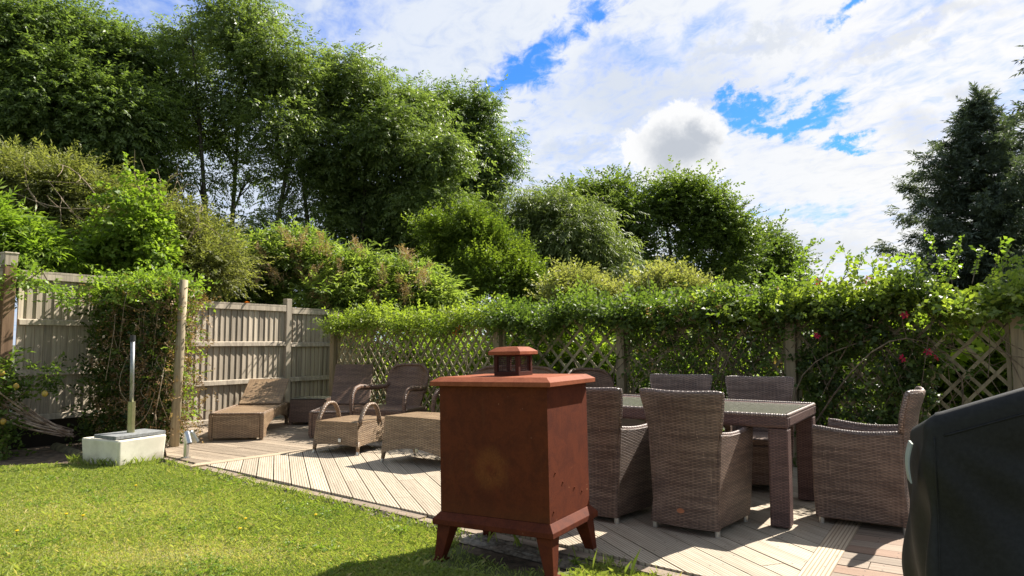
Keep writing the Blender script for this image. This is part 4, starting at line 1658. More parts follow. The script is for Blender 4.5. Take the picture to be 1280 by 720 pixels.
def cover_ring(t, inset, lift):
    """one closed ring round the barbecue: t = height fraction, inset shrinks it over the top"""
    ring = []
    x0, x1, y0, y1, rad = 0.0, 1.5, 0.0, Wd, 0.04
    pts = []
    def side(ax, ay, bx, by, n_, nx, ny):
        for k in range(n_):
            f = k / n_
            pts.append((ax + (bx - ax) * f, ay + (by - ay) * f, nx, ny))
    def arc(cx, cy, a0):
        for k in range(7):
            a = a0 + PI / 2 * k / 7
            pts.append((cx + rad * math.cos(a), cy + rad * math.sin(a), math.cos(a), math.sin(a)))
    arc(x0 + rad, y0 + rad, PI)
    side(x0 + rad, y0, x1 - rad, y0, 70, 0, -1)
    arc(x1 - rad, y0 + rad, 1.5 * PI)
    side(x1, y0 + rad, x1, y1 - rad, 14, 1, 0)
    arc(x1 - rad, y1 - rad, 0)
    side(x1 - rad, y1, x0 + rad, y1, 40, 0, 1)
    arc(x0 + rad, y1 - rad, PI / 2)
    side(x0, y1 - rad, x0, y0 + rad, 26, -1, 0)
    for i, (x, y, nx, ny) in enumerate(pts):
        H0 = hprof(min(1.5, max(0, x))) - 0.085 * y / Wd
        z = -0.005 + (H0 - 0.05) * t + lift
        fall = 1 - t
        ang = math.atan2(max(0.02, 0.93 - z), abs(x) + 0.04 + 0.6 * y)
        fan = 0.030 * math.sin(ang * 13 + 1.5 * math.sin(x * 4)) * (min(1, fall * 3) * (0.3 + 0.7 * fall))
        vert = 0.018 * fall * math.sin((x * 1.0 + y * 1.7) * 17 + 1.2 * math.sin(z * 4)) + 0.006 * math.sin(z * 17 + x * 11 + y * 7) * min(1, fall * 4)
        big = 0.014 * math.sin(z * 6 - x * 8 + y * 5 + 2) * min(1, fall * 3)
        o = fan + vert + big + 0.035 * fall ** 1.5
        ox, oy = x + nx * o, y + ny * o
        if inset:
            ox = ox + (0.75 - ox) * 0.0 - nx * inset
            oy = oy - ny * inset
        ring.append((ox, oy, z))
    return ring


rings = [cover_ring(k / 30, 0, 0) for k in range(31)]
for k in range(1, 6):
    a = PI / 2 * k / 5
    rings.append(cover_ring(1.0, 0.035 * (1 - math.cos(a)), 0.05 * math.sin(a)))
for k in range(1, 7):
    q = []
    for (x, y, z) in rings[35]:
        f = k / 6
        yc = Wd / 2
        xx = min(max(x, 0.05 + 0.26 * f), 1.45 - 0.26 * f)
        yy = y + (yc - y) * f * 0.999
        q.append((xx, yy, hprof(xx) - 0.085 * yy / Wd - 0.012 * math.sin(PI * f * 0.5) * (1 if x > 0.4 else 0.3)))
    rings.append(q)
mb = MB()
mb.grid(rings, True)
bod = mb.build('cover', 'fabric', cov, smooth=True)
tp = MB()
prow = []
for k in range(9):
    t = k / 8
    z = 0.845 - 0.135 * t
    y = 0.10 - 0.035 * t + 0.008 * math.sin(t * 5)
    x = -0.030 - 0.010 * math.sin(t * 3.0) - 0.012 * t
    prow.append([(x, y, z), (x - 0.002, y + 0.075, z + 0.004), (x + 0.005, y + 0.075, z + 0.004), (x + 0.005, y, z)])
tp.loft(prow)
tp.build('fastening_tab', 'tape', cov)
hm = MB()
ring = rings[29]
hm.tube([(x, y - 0.003, z) for x, y, z in ring[8:76]], 0.0035, 5)
hm.build('seam', 'fabric', bod, smooth=True)
hm = MB()
hm.tube([(rings[k][6][0] - 0.002, rings[k][6][1] - 0.002, rings[k][6][2]) for k in range(0, 30)], 0.003, 5)
hm.build('seam', 'fabric', bod, smooth=True)

# ------------------------------------------------------------------ white trough with slab and pole
tro = thing('stone_trough', 'white rectangular trough at the lawn corner by the creeper', 'trough', (-4.08, 7.475, LAWN_Z), math.atan2(-0.40, 0.915))
mb = MB()


def rrect(x, y, r, z, n_=5):
    o = []
    for cx, cy, a0 in ((x - r, y - r, 0), (-x + r, y - r, PI / 2), (-x + r, -y + r, PI), (x - r, -y + r, 1.5 * PI)):
        for k in range(n_ + 1):
            a = a0 + PI / 2 * k / n_
            o.append((cx + r * math.cos(a), cy + r * math.sin(a), z))
    return o


mb.loft([rrect(0.245, 0.250, 0.03, 0.0), rrect(0.25, 0.255, 0.03, 0.02), rrect(0.262, 0.267, 0.03, 0.245), rrect(0.256, 0.261, 0.028, 0.258), rrect(0.235, 0.24, 0.025, 0.258), rrect(0.225, 0.23, 0.025, 0.22)])
mb.build('basin', 'white_stone', tro, smooth=False)
tro.scale = (1.08, 1.08, 1.04)
mb = MB()
mb.loft([rrect(0.223, 0.228, 0.025, 0.10), rrect(0.223, 0.228, 0.025, 0.225)])
mb.build('filling', 'soil', tro)
cen = Vector((-4.08, 7.475, 0)) + Vector((0.915, -0.40, 0)) * 0.06 + Vector((0.40, 0.915, 0)) * 0.02
dirx = Vector((0.46, 0.888, 0))
lenx, leny = 0.56, 0.36
par = thing('parasol_base', 'grey square slab with a steel pole, lying on the white trough', 'parasol base', (cen.x, cen.y, LAWN_Z + 0.268), math.atan2(dirx.y, dirx.x))
mb = MB()
mb.box((0, 0, 0.020), (lenx, leny, 0.036))
mb.build('slab', 'slab', par, bevel=0.004)
mb = MB()
mb.tube([(0, 0, 0.036), (-0.004, 0, 0.36)], 0.038, 16)
mb.build('sleeve', 'sleeve_steel', par, smooth=False)
mb = MB()
mb.tube([(-0.004, 0, 0.34), (-0.02, 0, 1.01)], 0.0215, 14)
pol = mb.build('pole', 'dull_steel', par, smooth=True)
mb = MB()
mb.tube([(-0.02, 0, 1.0), (-0.0215, 0, 1.06)], [0.029, 0.027], 12)
mb.build('collar', 'dark_plastic', pol)

# ------------------------------------------------------------------ garden spotlight
sp0 = at(232.5, 572, 0.0)
spo = thing('garden_spotlight', 'small steel garden spotlight post at the deck corner', 'light', sp0)
mb = MB()
mb.tube([(0, 0, 0), (0, 0, 0.215)], 0.028, 14)
mb.tube([(0, 0, 0.0), (0, 0, 0.006)], 0.05, 14)
mb.build('post', 'steel', spo, smooth=False)
for (x, y, tx, ty) in ((0.03, -0.035, 0.035, -0.02), (0.055, 0.03, 0.04, 0.03)):
    mb = MB()
    a = Vector((x - tx * 0.7, y - ty * 0.7, 0.275))
    b = Vector((x + tx * 0.7, y + ty * 0.7, 0.155))
    mb.tube([a, a + (b - a) * 0.1, b], [0.024, 0.032, 0.033], 14)
    hd = mb.build('lamp_head', 'steel', spo, smooth=False)
    mb = MB()
    d_ = (b - a).normalized()
    mb.tube([b + d_ * 0.0005, b + d_ * 0.003], 0.027, 14)
    mb.build('lens', 'dark_plastic', hd)

# ------------------------------------------------------------------ log edging, canes
lg = MB()
a, b = at(70, 560, -0.05), at(112, 575, -0.06)
lg.tube(curve(a, b, 0, 0.02, 7), [0.065, 0.07, 0.068, 0.07, 0.066, 0.068, 0.06], 12)
props(lg.build('log', 'log', smooth=True), 'mossy log lying at the foot of the creeper by the bare bed', 'log')
bun = thing('cane_bundle', 'leaning bundle of thin brown canes against the left fence', 'canes', deep(88, 542, 8.2))
rr = np.random.default_rng(21)
for k in range(24):
    e0 = Vector((rr.normal(0, 0.035), rr.normal(0, 0.05), rr.normal(0, 0.025)))
    tip = deep(-25 + rr.normal(0, 8), 468 + k * 2.0 + rr.normal(0, 7), 7.65 + rr.normal(0, 0.1)) - bun.location
    m_ = MB()
    m_.tube(curve(e0, tip, -0.03, 0.02, 6, rr), [rr.uniform(0.006, 0.011)] * 6, 6)
    m_.build('cane', 'cane', bun, smooth=True)

# ------------------------------------------------------------------ trees
tree('ash_tree', 'dense dark green ash tree filling the top left corner', 'tree', 17.5, 60,
     [(20, 55, 80), (95, 60, 70), (150, 75, 55), (55, 130, 85), (140, 150, 75), (185, 120, 45), (15, 170, 60), (100, 205, 60), (-70, 70, 100), (-80, 180, 90), (170, 215, 45, 0.7), (30, 215, 45, 0.6)],
     'ash', 1.15, L['ash_dark'], 66, 32, 0.50, stems=[-40, -10, 30], trunk_r=0.13, seed=11, group='ash trees behind the fence')
tree('ash_tree', 'tallest airy ash tree with slim stems and sky gaps left of centre', 'tree', 19.0, 282,
     [(292, 38, 50), (240, 60, 46), (338, 75, 55), (222, 115, 40), (295, 110, 62), (372, 100, 36), (262, 165, 48, 0.8), (345, 160, 55, 0.85), (215, 165, 38, 0.8), (310, 215, 45, 0.34), (250, 222, 40, 0.34), (365, 225, 45, 0.5), (275, 8, 22), (312, 10, 20), (240, 275, 40, 0.45), (300, 285, 45, 0.38), (205, 230, 36, 0.55), (345, 285, 40, 0.5), (208, 58, 16), (226, 36, 16), (372, 78, 14), (388, 102, 14), (334, 34, 18), (300, -6, 14)],
     'ash', 1.15, L['ash'], 44, 23, 0.46, stems=[-20, 4, 26], trunk_r=0.10, seed=12, group='ash trees behind the fence', twig=0.6)
tree('ash_tree', 'sloping ash tree with drooping glossy leaves right of the tallest ash', 'tree', 20.0, 420,
     [(425, 92, 34), (395, 125, 46), (452, 140, 46), (408, 190, 56), (480, 175, 56), (440, 250, 60), (505, 240, 60), (548, 195, 44), (520, 140, 36), (490, 300, 55), (395, 285, 45, 0.4), (430, 310, 45, 0.4), (545, 270, 50), (455, 100, 22), (540, 320, 50), (416, 74, 14), (447, 84, 12), (472, 116, 16), (492, 128, 14)],
     'ash', 1.2, L['ash'], 54, 31, 0.52, stems=[-18, 14], trunk_r=0.11, seed=13, droop=0.4, group='ash trees behind the fence', twig=0.5)
tree('ash_tree', 'rounded dark ash tree at the right end of the tall group', 'tree', 23.0, 575,
     [(592, 148, 36), (612, 190, 32), (560, 148, 38), (540, 175, 46), (600, 235, 40), (570, 230, 56), (552, 300, 50), (610, 280, 30), (525, 130, 22), (626, 205, 16), (500, 145, 30), (580, 122, 14), (606, 128, 14), (628, 172, 14), (540, 122, 14)],
     'ash', 1.3, L['ash_dark'], 56, 32, 0.58, trunk_r=0.14, seed=14, group='ash trees behind the fence')
tree('lime_shrub', 'yellow-green conical bush below the dark rounded ash', 'bush', 16.5, 622,
     [(622, 322, 34), (598, 290, 26), (648, 345, 32), (600, 345, 44), (580, 305, 34), (588, 268, 16), (662, 365, 26), (612, 300, 30), (630, 340, 36), (640, 320, 22), (560, 330, 40), (575, 370, 34), (650, 378, 30), (690, 372, 22), (545, 290, 26)],
     'small', 1.6, L['lime'], 80, 28, 0.26, trunk_r=0.06, seed=15, droop=-0.45)
tree('willow_tree', 'grey-green feathery willow between the ash group and the oak', 'tree', 22.0, 700,
     [(688, 272, 44), (655, 275, 32), (728, 290, 38), (700, 322, 50), (752, 322, 42), (772, 352, 36), (655, 320, 36), (700, 250, 20), (650, 248, 16), (735, 262, 18)],
     'willow', 1.9, L['willow'], 60, 26, 0.54, trunk_r=0.12, seed=16, droop=0.45)
tree('oak_tree', 'broad dark oak with crooked limbs showing, right of the willow', 'tree', 26.0, 835,
     [(742, 252, 32), (780, 268, 34), (832, 256, 36), (870, 254, 38), (905, 284, 32), (862, 300, 42, 0.45), (800, 306, 36, 0.4), (925, 312, 24), (705, 254, 26), (850, 348, 46, 0.35), (905, 340, 34, 0.5), (772, 238, 20), (890, 266, 24), (725, 275, 30), (790, 340, 34, 0.4), (850, 236, 16), (925, 290, 14)],
     'simple', 1.9, L['oak'], 74, 36, 0.62, trunk_r=0.17, seed=17, droop=0.0, twig=0.4, stems=[-28, 12])
tree('oak_tree', 'small rounded oak at the right end of the tree line', 'tree', 29.0, 962,
     [(955, 312, 26), (980, 324, 18), (940, 340, 30), (968, 346, 28), (988, 356, 18), (930, 356, 30), (960, 298, 14)],
     'simple', 2.1, L['oak'], 74, 36, 0.62, trunk_r=0.12, seed=18, droop=0.0)


def conifer(label, base_px, top_py, D, half, seed, n_tier=26, low=0.0, group=None):
    rng = np.random.default_rng(seed)
    top = deep(base_px, top_py, D)
    base = Vector((top.x, top.y, -0.2))
    Hh = top.z + 0.2
    root = thing('conifer', label, 'tree', base, 0, group)
    P, Dv, U, R = [], [], [], []
    lines = [([(0, 0, Hh * k / 8) for k in range(9)], [0.16 * (1 - k / 8.3) for k in range(9)])]
    for i in range(n_tier):
        f = (i + 0.5) / n_tier
        z0 = 0.5 + (Hh - 0.6) * f
        if z0 < low:
            continue
        rad = min(half, 2.15 * half * (1 - f) ** 0.85) * rng.uniform(0.78, 1.15) + 0.08
        nb = 6 if f < 0.8 else 5
        for b in range(nb):
            az = 2 * PI * (b / nb + 0.37 * i) + rng.normal(0, 0.15)
            Lb = rad * (rng.uniform(0.5, 1.02) if rng.random() < 0.8 else rng.uniform(1.0, 1.2))
            dr = np.array([math.cos(az), math.sin(az), 0])
            pts = []
            for k in range(7):
                t = k / 6
                pts.append(np.array([0, 0, z0]) + dr * Lb * t + np.array([0, 0, 0.30 * Lb * t * t - 0.12 * Lb * t]))
            lines.append((pts, [0.022 * (1 - 0.8 * k / 6) for k in range(7)]))
            ns = int(14 + 40 * Lb)
            tt = rng.random(ns) ** 0.65
            tone = rng.uniform(0.2, 0.8)
            for t in tt:
                p = np.array([0, 0, z0]) + dr * Lb * t + np.array([0, 0, 0.30 * Lb * t * t - 0.12 * Lb * t])
                sd = np.array([-dr[1], dr[0], 0]) * rng.normal(0, 0.75)
                P.append(p + rng.normal(0, 0.07, 3))
                Dv.append(dr * rng.uniform(0.4, 1) + sd + np.array([0, 0, rng.normal(0.0, 0.35) - 0.12]))
                U.append(np.array([0, 0, 1.0]) + rng.normal(0, 0.4, 3))
                R.append(np.clip(tone + rng.normal(0, 0.12), 0, 1))
    # leader
    for k in range(60):
        z = Hh - 0.9 * rng.random() ** 1.3
        P.append(np.array([0, 0, z]) + rng.normal(0, 0.04, 3))
        Dv.append(np.array([rng.normal(0, 0.5), rng.normal(0, 0.5), 0.8])); U.append(rng.normal(0, 1, 3)); R.append(0.5)
    V, Rn = expand(np.array(P), np.array(Dv), np.array(U), 'needle', 1.15, np.array(R), 0.25, rng)
    leaves('crown', V, Rn, L['conifer'], root)
    tubes_np('trunk', lines, 'bark', root)
    return root


conifer('tall blue-green conifer with a pointed top behind the right trellis', 1222, 119, 17.0, 1.8, 31, n_tier=32)
conifer('second blue-green conifer at the right edge, lower than its neighbour', 1296, 172, 18.5, 1.6, 32)
conifer('dark conifer beyond the right edge, only its outer twigs in view', 1418, -160, 9.5, 1.42, 33, n_tier=30, low=4.3)

# shrubs beyond the fence
tree('hawthorn_bush', 'sprawling olive green thorn bush with bare twigs behind the left fence', 'bush', 11.0, 120,
     [(15, 228, 44), (75, 235, 44), (130, 255, 44), (190, 280, 44), (238, 305, 42), (60, 285, 50), (125, 305, 46), (185, 325, 40), (-40, 250, 50), (-20, 310, 50), (262, 335, 40), (25, 330, 40), (100, 340, 40)],
     'fine', 1.6, L['olive'], 66, 34, 0.30, trunk_r=0.06, seed=21, droop=0.1, bark='stem', twig=0.3)
tw_th = thing('dead_branches', 'bare pale dead branches sticking out above the olive thorn bush', 'branches', deep(190, 300, 10.4))
lines = []
rr = np.random.default_rng(77)
for (x0, y0, x1, y1) in ((150, 290, 70, 205), (170, 300, 175, 198), (180, 290, 222, 222), (160, 250, 205, 232), (185, 245, 168, 200), (120, 260, 8, 236), (235, 300, 250, 250), (215, 300, 236, 225), (60, 260, 30, 200), (230, 310, 252, 285), (205, 232, 230, 215), (120, 300, 60, 225), (240, 330, 262, 300)):
    a, b = deep(x0, y0, 10.5 + rr.normal(0, 0.2)), deep(x1, y1, 10.3 + rr.normal(0, 0.25))
    cvs = curve(a - tw_th.location, b - tw_th.location, rr.normal(0.05, 0.08), 0.07, 8, rr)
    lines.append((cvs, [0.012, 0.011, 0.010, 0.009, 0.007, 0.006, 0.004, 0.003]))
    for k in range(3):
        q = cvs[int(rr.integers(3, 7))]
        lines.append((curve(q, q + rr.normal(0, 0.22, 3), 0, 0.1, 4, rr), [0.006, 0.005, 0.004, 0.002]))
tubes_np('branches', lines, 'dry_twig', tw_th)
tree('elder_bush', 'bright green elder hanging over the far left end of the fence', 'bush', 9.3, 15,
     [(15, 300, 34), (48, 318, 24), (-15, 290, 40), (20, 330, 26), (62, 332, 14), (-40, 330, 40)], 'long', 1.0, L['bright'], 80, 26, 0.22, trunk_r=0.04, seed=22, droop=0.15)
tree('sycamore_sapling', 'young sycamore with broad light green leaves above the creeper screen', 'sapling', 10.0, 168,
     [(163, 234, 10), (166, 256, 15), (174, 280, 22), (142, 298, 20), (160, 312, 26), (188, 296, 16), (120, 318, 18), (196, 322, 18)], 'palm', 0.85, L['bright'], 70, 9, 0.2, trunk_r=0.025, seed=23, droop=0.1, bark='stem')
bud = tree('buddleia_bush', 'bright green bush dotted with dry tan flower heads behind the fence', 'bush', 13.2, 400,
     [(285, 345, 42), (335, 328, 36), (388, 330, 36), (438, 345, 36), (488, 355, 34), (530, 368, 26), (325, 368, 40), (415, 372, 40), (376, 308, 16), (512, 335, 10), (355, 308, 16), (470, 380, 40), (270, 380, 40), (545, 375, 24), (260, 320, 20)],
     'long', 1.15, L['shrub'], 84, 28, 0.3, trunk_r=0.06, seed=24, droop=-0.2, bark='stem')
rr = np.random.default_rng(8)
for (x, y) in ((360, 298), (378, 300), (398, 305), (372, 318), (325, 318), (330, 330), (410, 318), (448, 310), (390, 345), (375, 340), (400, 362), (478, 345), (505, 318), (512, 322), (525, 342), (530, 350), (503, 355), (392, 375), (405, 382), (345, 345), (318, 348), (425, 335), (470, 372), (508, 372), (285, 330)):
    c = np.array(deep(x, y, 12.45 + rr.normal(0, 0.2)))
    nS = 60
    dirv = np.array([rr.normal(0, 0.5), rr.normal(0, 0.4), 1.0])
    tt = rr.random((nS, 1))
    Pp = c + dirv * (tt - 0.5) * 0.30 + rr.normal(0, 0.055, (nS, 3)) * (1.2 - tt)
    V, Rn = expand(Pp, rr.normal(0, 1, (nS, 3)) + dirv, rr.normal(0, 1, (nS, 3)), 'small', 0.55, rr.random(nS), 0.5, rr)
    leaves('plume', V - np.array(bud.location), Rn, M['plume'], bud)
tree('golden_shrub', 'pale yellow-green shrub showing over the trellis just below the willow', 'bush', 12.2, 722,
     [(720, 362, 22), (700, 372, 20), (745, 372, 20), (725, 395, 30)], 'small', 1.5, L['yellow'], 120, 26, 0.2, trunk_r=0.03, seed=25, droop=-0.4)
tree('golden_shrub', 'pale yellow-green shrub below the crooked limbs of the broad oak', 'bush', 11.6, 838,
     [(836, 362, 26), (812, 374, 20), (862, 374, 24), (830, 395, 34)], 'small', 1.5, L['yellow'], 120, 26, 0.2, trunk_r=0.03, seed=26, droop=-0.4)

# greenery just behind the trellis
back = [(520, 440, 'lime', 'small', 1.6, 1.0, 'sunlit small-leaved shrub seen through the trellis behind the armchair'),
        (600, 440, 'hedge', 'small', 1.6, 1.0, 'sunlit shrub seen through the trellis left of the stove chimney'),
        (690, 430, 'shrub', 'simple', 1.2, 0.9, 'sunlit shrub seen through the trellis right of the stove chimney'),
        (770, 430, 'hedge', 'simple', 1.2, 0.8, 'sunlit shrub behind the trellis post near the rounded armchair'),
        (870, 430, 'shrub', 'simple', 1.2, 0.8, 'sunlit shrub behind the trellis above the two far dining chairs'),
        (1020, 430, 'bright', 'round', 1.3, 0.7, 'bright leafy shrub behind the trellis beyond the table corner'),
        (1130, 440, 'bright', 'round', 1.5, 0.9, 'bright broad-leaved shrub behind the trellis above the end dining chair'),
        (1225, 440, 'bright', 'round', 1.5, 0.9, 'bright broad-leaved shrub behind the bare trellis at the right edge')]
for i, (px, py, mt, kd, sc, den, lab) in enumerate(back):
    s = t_at(px)
    c = tl(s, 1.9, 0.0)
    Dp = c.y
    R = 52 * Dp / FPX
    r_ = R * FPX / Dp
    tree('garden_shrub', lab, 'shrub', Dp, px, [(px - 25, py + 5, r_, den), (px + 30, py + 18, r_, den), (px, py + 55, r_ * 1.2, den), (px + 10, py - 12, r_ * 0.6, den)], kd, sc, L['backlit'], 26, 18, 0.26,
         trunk_r=0.03, seed=50 + i, droop=-0.1, bark='stem', group='shrubs behind the trellis')


# ------------------------------------------------------------------ climbers
def climber(name, label, cat, s0, s1, fn, mat, kind, scale, n, stems=20, thick=0.14, seed=1, top=1.66, topn=0, topz=0.2, stem_mat='stem', dry=0, toptone=0.15, yoff=0.0):
    """leaves cling to the trellis between s0 and s1; fn(s,z) is the leaf density there"""
    rng = np.random.default_rng(seed)
    root = thing(name, label, cat, tl((s0 + s1) / 2, 0, 0.0))
    bl = np.array(root.location)
    S = rng.uniform(s0, s1, n * 3)
    Z = rng.uniform(0.0, top, n * 3)
    keep = rng.random(n * 3) < np.array([fn(a, b) for a, b in zip(S, Z)])
    S, Z = S[keep][:n], Z[keep][:n]
    Y = rng.normal(0.0, thick, len(S)) + yoff
    free = np.ones(len(S), bool)
    for ps in POSTS[1:]:
        free &= ~((np.abs(S - ps) < 0.10) & (Y < 0.05) & (Z < 1.42))
    S, Z, Y = S[free], Z[free], Y[free]
    if topn:
        S2 = rng.uniform(s0, s1, topn)
        hump = 0.06 * np.sin(S2 * 3.1 + seed) + 0.05 * np.sin(S2 * 7.3)
        Z2 = top - 0.05 + np.abs(rng.normal(0, topz, topn)) * (0.8 + 0.5 * np.sin(S2 * 4.7 + seed)) + hump - 0.08 * rng.random(topn) - 0.03
        Y2 = rng.normal(0.02, thick * 1.7, topn)
        S, Z, Y = np.concatenate([S, S2]), np.concatenate([Z, Z2]), np.concatenate([Y, Y2])
    P = np.array(TA) + np.outer(S, np.array(td)) - np.outer(Y, np.array(tn)) + np.outer(Z, [0, 0, 1.0]) - bl
    m = len(P)
    out = np.array(tn)[None] * np.sign(-Y)[:, None] * 0.6 + rng.standard_normal((m, 3)) * 0.7
    out[:, 2] += np.where(Z > top - 0.22, 0.4, -0.25)
    U = np.tile([0, 0, 0.8], (m, 1)) + np.array(tn)[None] * np.sign(-Y)[:, None] * 0.7 + 0.3 * rng.standard_normal((m, 3))
    clump = 0.5 + 0.22 * np.sin(S * 9 + Z * 7 + seed) + np.where(Z > top - 0.05, toptone, -0.05)
    V, R = expand(P, out, U, kind, scale, np.clip(clump + 0.1 * rng.standard_normal(m), 0, 1), 0.35, rng)
    leaves('foliage', V, R, mat, root)
    if dry:
        idx = rng.integers(0, m, dry)
        V, R = expand(P[idx] + rng.normal(0, 0.03, (dry, 3)), out[idx], U[idx], 'small', 0.9, rng.random(dry), 0.5, rng)
        leaves('withered_leaves', V, R, L['dry'], root)
    lines = []
    for _ in range(stems):
        a = np.array(tl(rng.uniform(s0, s1), rng.normal(-0.02, 0.05), rng.uniform(0, 0.5))) - bl
        b = np.array(tl(rng.uniform(s0, s1), rng.normal(-0.03, 0.08), rng.uniform(1.0, top))) - bl
        r0 = rng.uniform(0.004, 0.011)
        lines.append((curve(a, b, rng.normal(0, 0.08), 0.12, 9, rng), [r0 * (1 - 0.6 * k / 8) for k in range(9)]))
    for _ in range(stems):
        z = rng.uniform(1.25, top)
        a = np.array(tl(rng.uniform(s0, s1), rng.normal(-0.05, 0.06), z)) - bl
        b = a + np.array(td) * rng.normal(0, 0.35) + np.array([0, 0, rng.normal(-0.1, 0.2)])
        lines.append((curve(a, b, rng.normal(0, 0.15), 0.12, 6, rng), [0.004] * 6))
    tubes_np('stems', lines, stem_mat, root, 5)
    return root, rng


def pn(s, z, k):                       # cheap smooth noise
    return 0.5 + 0.25 * math.sin(s * 3.3 + k) * math.cos(z * 4.1 + k * 1.7) + 0.25 * math.sin(s * 7.1 - z * 5.3 + k * 2.3)


def flowers(root, pos, mat, size, rng, name='flower', petals=6):
    for (px, py, off) in pos:
        s = t_at(px)
        c = tl(s, off, 0)
        w = deep(px, py, c.y)
        mb = MB()
        a = Vector((rng.normal(0, 0.3), -1, rng.normal(0.3, 0.3))).normalized()
        u = a.cross(Vector((0, 0, 1))).normalized()
        v = u.cross(a)
        vs, fs = [], []
        for k in range(petals):
            th = 2 * PI * k / petals + rng.normal(0, 0.1)
            d = u * math.cos(th) + v * math.sin(th)
            e = u * -math.sin(th) + v * math.cos(th)
            L_ = size * rng.uniform(0.8, 1.1)
            b0 = len(vs)
            vs += [w + d * 0.003, w + d * L_ * 0.55 + e * L_ * 0.26 + a * L_ * 0.1, w + d * L_ + a * L_ * 0.0, w + d * L_ * 0.55 - e * L_ * 0.26 + a * L_ * 0.1]
            fs.append((b0, b0 + 1, b0 + 2, b0 + 3))
        mb.add([p - Vector(root.location) for p in vs], fs)
        o = mb.build(name, M[mat], root, fix=False)
        at_ = o.data.attributes.new('rnd', 'FLOAT', 'POINT')
        at_.data.foreach_set('value', [rng.random()] * len(o.data.vertices))


p0, p1, p2, p3, p4, p5 = POSTS
c1, r1 = climber('climbing_hedge', 'clipped bright green climber topping the trellis at the fence corner', 'climber', p0 - 0.05, p1, lambda s, z: min(1, max(0, (z - 1.46) * 8)) * 0.2 + (0.5 if (s - p0) > 1.3 and pn(s, z, 2) > 0.5 else 0.02) * 0.8, L['hedge'], 'small', 1.2, 200, 16, 0.09, 61, 1.55, 1750, 0.065, yoff=0.03)
c2, r2 = climber('climbing_shrub', 'green climber with an orange dead leaf behind the stove chimney', 'climber', p1, p2, lambda s, z: min(1, max(0, (z - 1.46) * 8.0)) * 0.2 + (0.75 if (s - p1) < 0.7 and pn(s, z, 3) > 0.38 else 0.05), L['climber'], 'small', 1.3, 400, 14, 0.09, 62, 1.58, 1350, 0.065, yoff=0.03)
c3, r3 = climber('clematis', 'twiggy climber with small white and violet flowers over the far dining chairs', 'climber', p2, p3, lambda s, z: (min(1, max(0, (z - 1.15) * 2.6)) + 0.40) * (0.35 + 0.65 * (pn(s, z, 4) > 0.42)), L['climber'], 'small', 1.3, 1350, 90, 0.10, 63, 1.60, 1250, 0.075, 'stem', 260)
c4, r4 = climber('red_clematis', 'dense dark climber with red star flowers right of the post behind the far chairs', 'climber', p3, p4 - 0.55, lambda s, z: (0.95 if pn(s, z, 5) > 0.28 else 0.2) * (1.0 if s - p3 < 1.15 else 0.25), L['ivy'], 'round', 0.8, 1700, 50, 0.10, 64, 1.62, 650, 0.09, yoff=-0.02)
c5, r5 = climber('honeysuckle', 'loose leafy climber round the last trellis post at the right edge', 'climber', p4 - 0.6, p5, lambda s, z: min(1, max(0, (z - 1.40) * 5)) * 0.6 + 0.05, L['climber'], 'round', 0.85, 260, 22, 0.12, 65, 1.60, 850, 0.11)
# the warm light green cap over the right half
c6, r6 = climber('honeysuckle', 'light green honeysuckle capping the trellis above the red flowers, with arching shoots', 'climber', p3 - 0.9, p4 + 0.3, lambda s, z: 1.0 if z > 1.5 else 0.0, L['hedge'], 'round', 0.85, 260, 6, 0.13, 66, 1.64, 1000, 0.10)
flowers(c4, [(1080, 352, -0.1), (1094, 355, -0.1), (1086, 348, 0), (1131, 394, -0.2), (1021, 420, -0.25), (1160, 440, -0.22), (1170, 447, -0.25), (1023, 352, -0.1), (1128, 448, -0.2)], 'red', 0.045, r4)
flowers(c3, [(946, 392, -0.2)], 'red', 0.05, r3)
flowers(c3, [(838, 373, -0.2), (830, 384, -0.25), (898, 402, -0.2), (914, 372, -0.1), (935, 370, -0.2), (880, 396, -0.2)], 'violet_petal', 0.035, r3, 'violet_flower', 5)
wh = [(700 + 13 * k + r3.normal(0, 5), 376 + r3.normal(0, 5), -0.1 + r3.normal(0, 0.1)) for k in range(22)]
flowers(c3, wh, 'white_petal', 0.022, r3, 'white_flower', 6)
flowers(c2, [(573, 410, -0.2), (569, 416, -0.2), (576, 407, -0.2)], 'orange_leaf', 0.05, r2, 'dead_leaf', 3)

# arching shoots above the hedge
rr = np.random.default_rng(91)
Pn, Dn, Un, lines = [], [], [], []
bl = np.array(c6.location)
for (x0, y0, x1, y1) in ((1000, 350, 1020, 305), (1030, 350, 1045, 315), (1050, 345, 1056, 318), (1060, 345, 1070, 322), (1075, 345, 1082, 318), (1110, 345, 1118, 325), (1130, 345, 1128, 330), (1150, 345, 1146, 328), (1170, 345, 1162, 302), (1185, 345, 1200, 310), (1190, 345, 1192, 320), (1215, 345, 1226, 320), (1235, 350, 1250, 308), (1255, 350, 1278, 322), (1245, 345, 1262, 312), (1270, 350, 1275, 330), (1010, 345, 1006, 325), (1090, 345, 1084, 330), (1160, 320, 1190, 330), (985, 360, 990, 335)):
    dpt = tl(t_at((x0 + x1) / 2), rr.normal(0, 0.08), 0).y
    a, b = np.array(deep(x0, y0 + 10, dpt)), np.array(deep(x1, y1, dpt + rr.normal(0, 0.15)))
    cv = curve(a - bl, b - bl, 0.1, 0.1, 7, rr)
    lines.append((cv, [0.004, 0.0035, 0.003, 0.003, 0.0025, 0.002, 0.0015]))
    for k in range(1, 7):
        Pn.append(cv[k]); Dn.append(cv[k] - cv[k - 1] + rr.normal(0, 0.02, 3)); Un.append(rr.normal(0, 1, 3))
V, R = expand(np.array(Pn), np.array(Dn), np.array(Un), 'round', 0.62, rr.uniform(0.4, 1, len(Pn)), 0.4, rr)
leaves('shoot_leaves', V, R, L['bright'], c6)
tubes_np('shoots', lines, 'stem', c6)

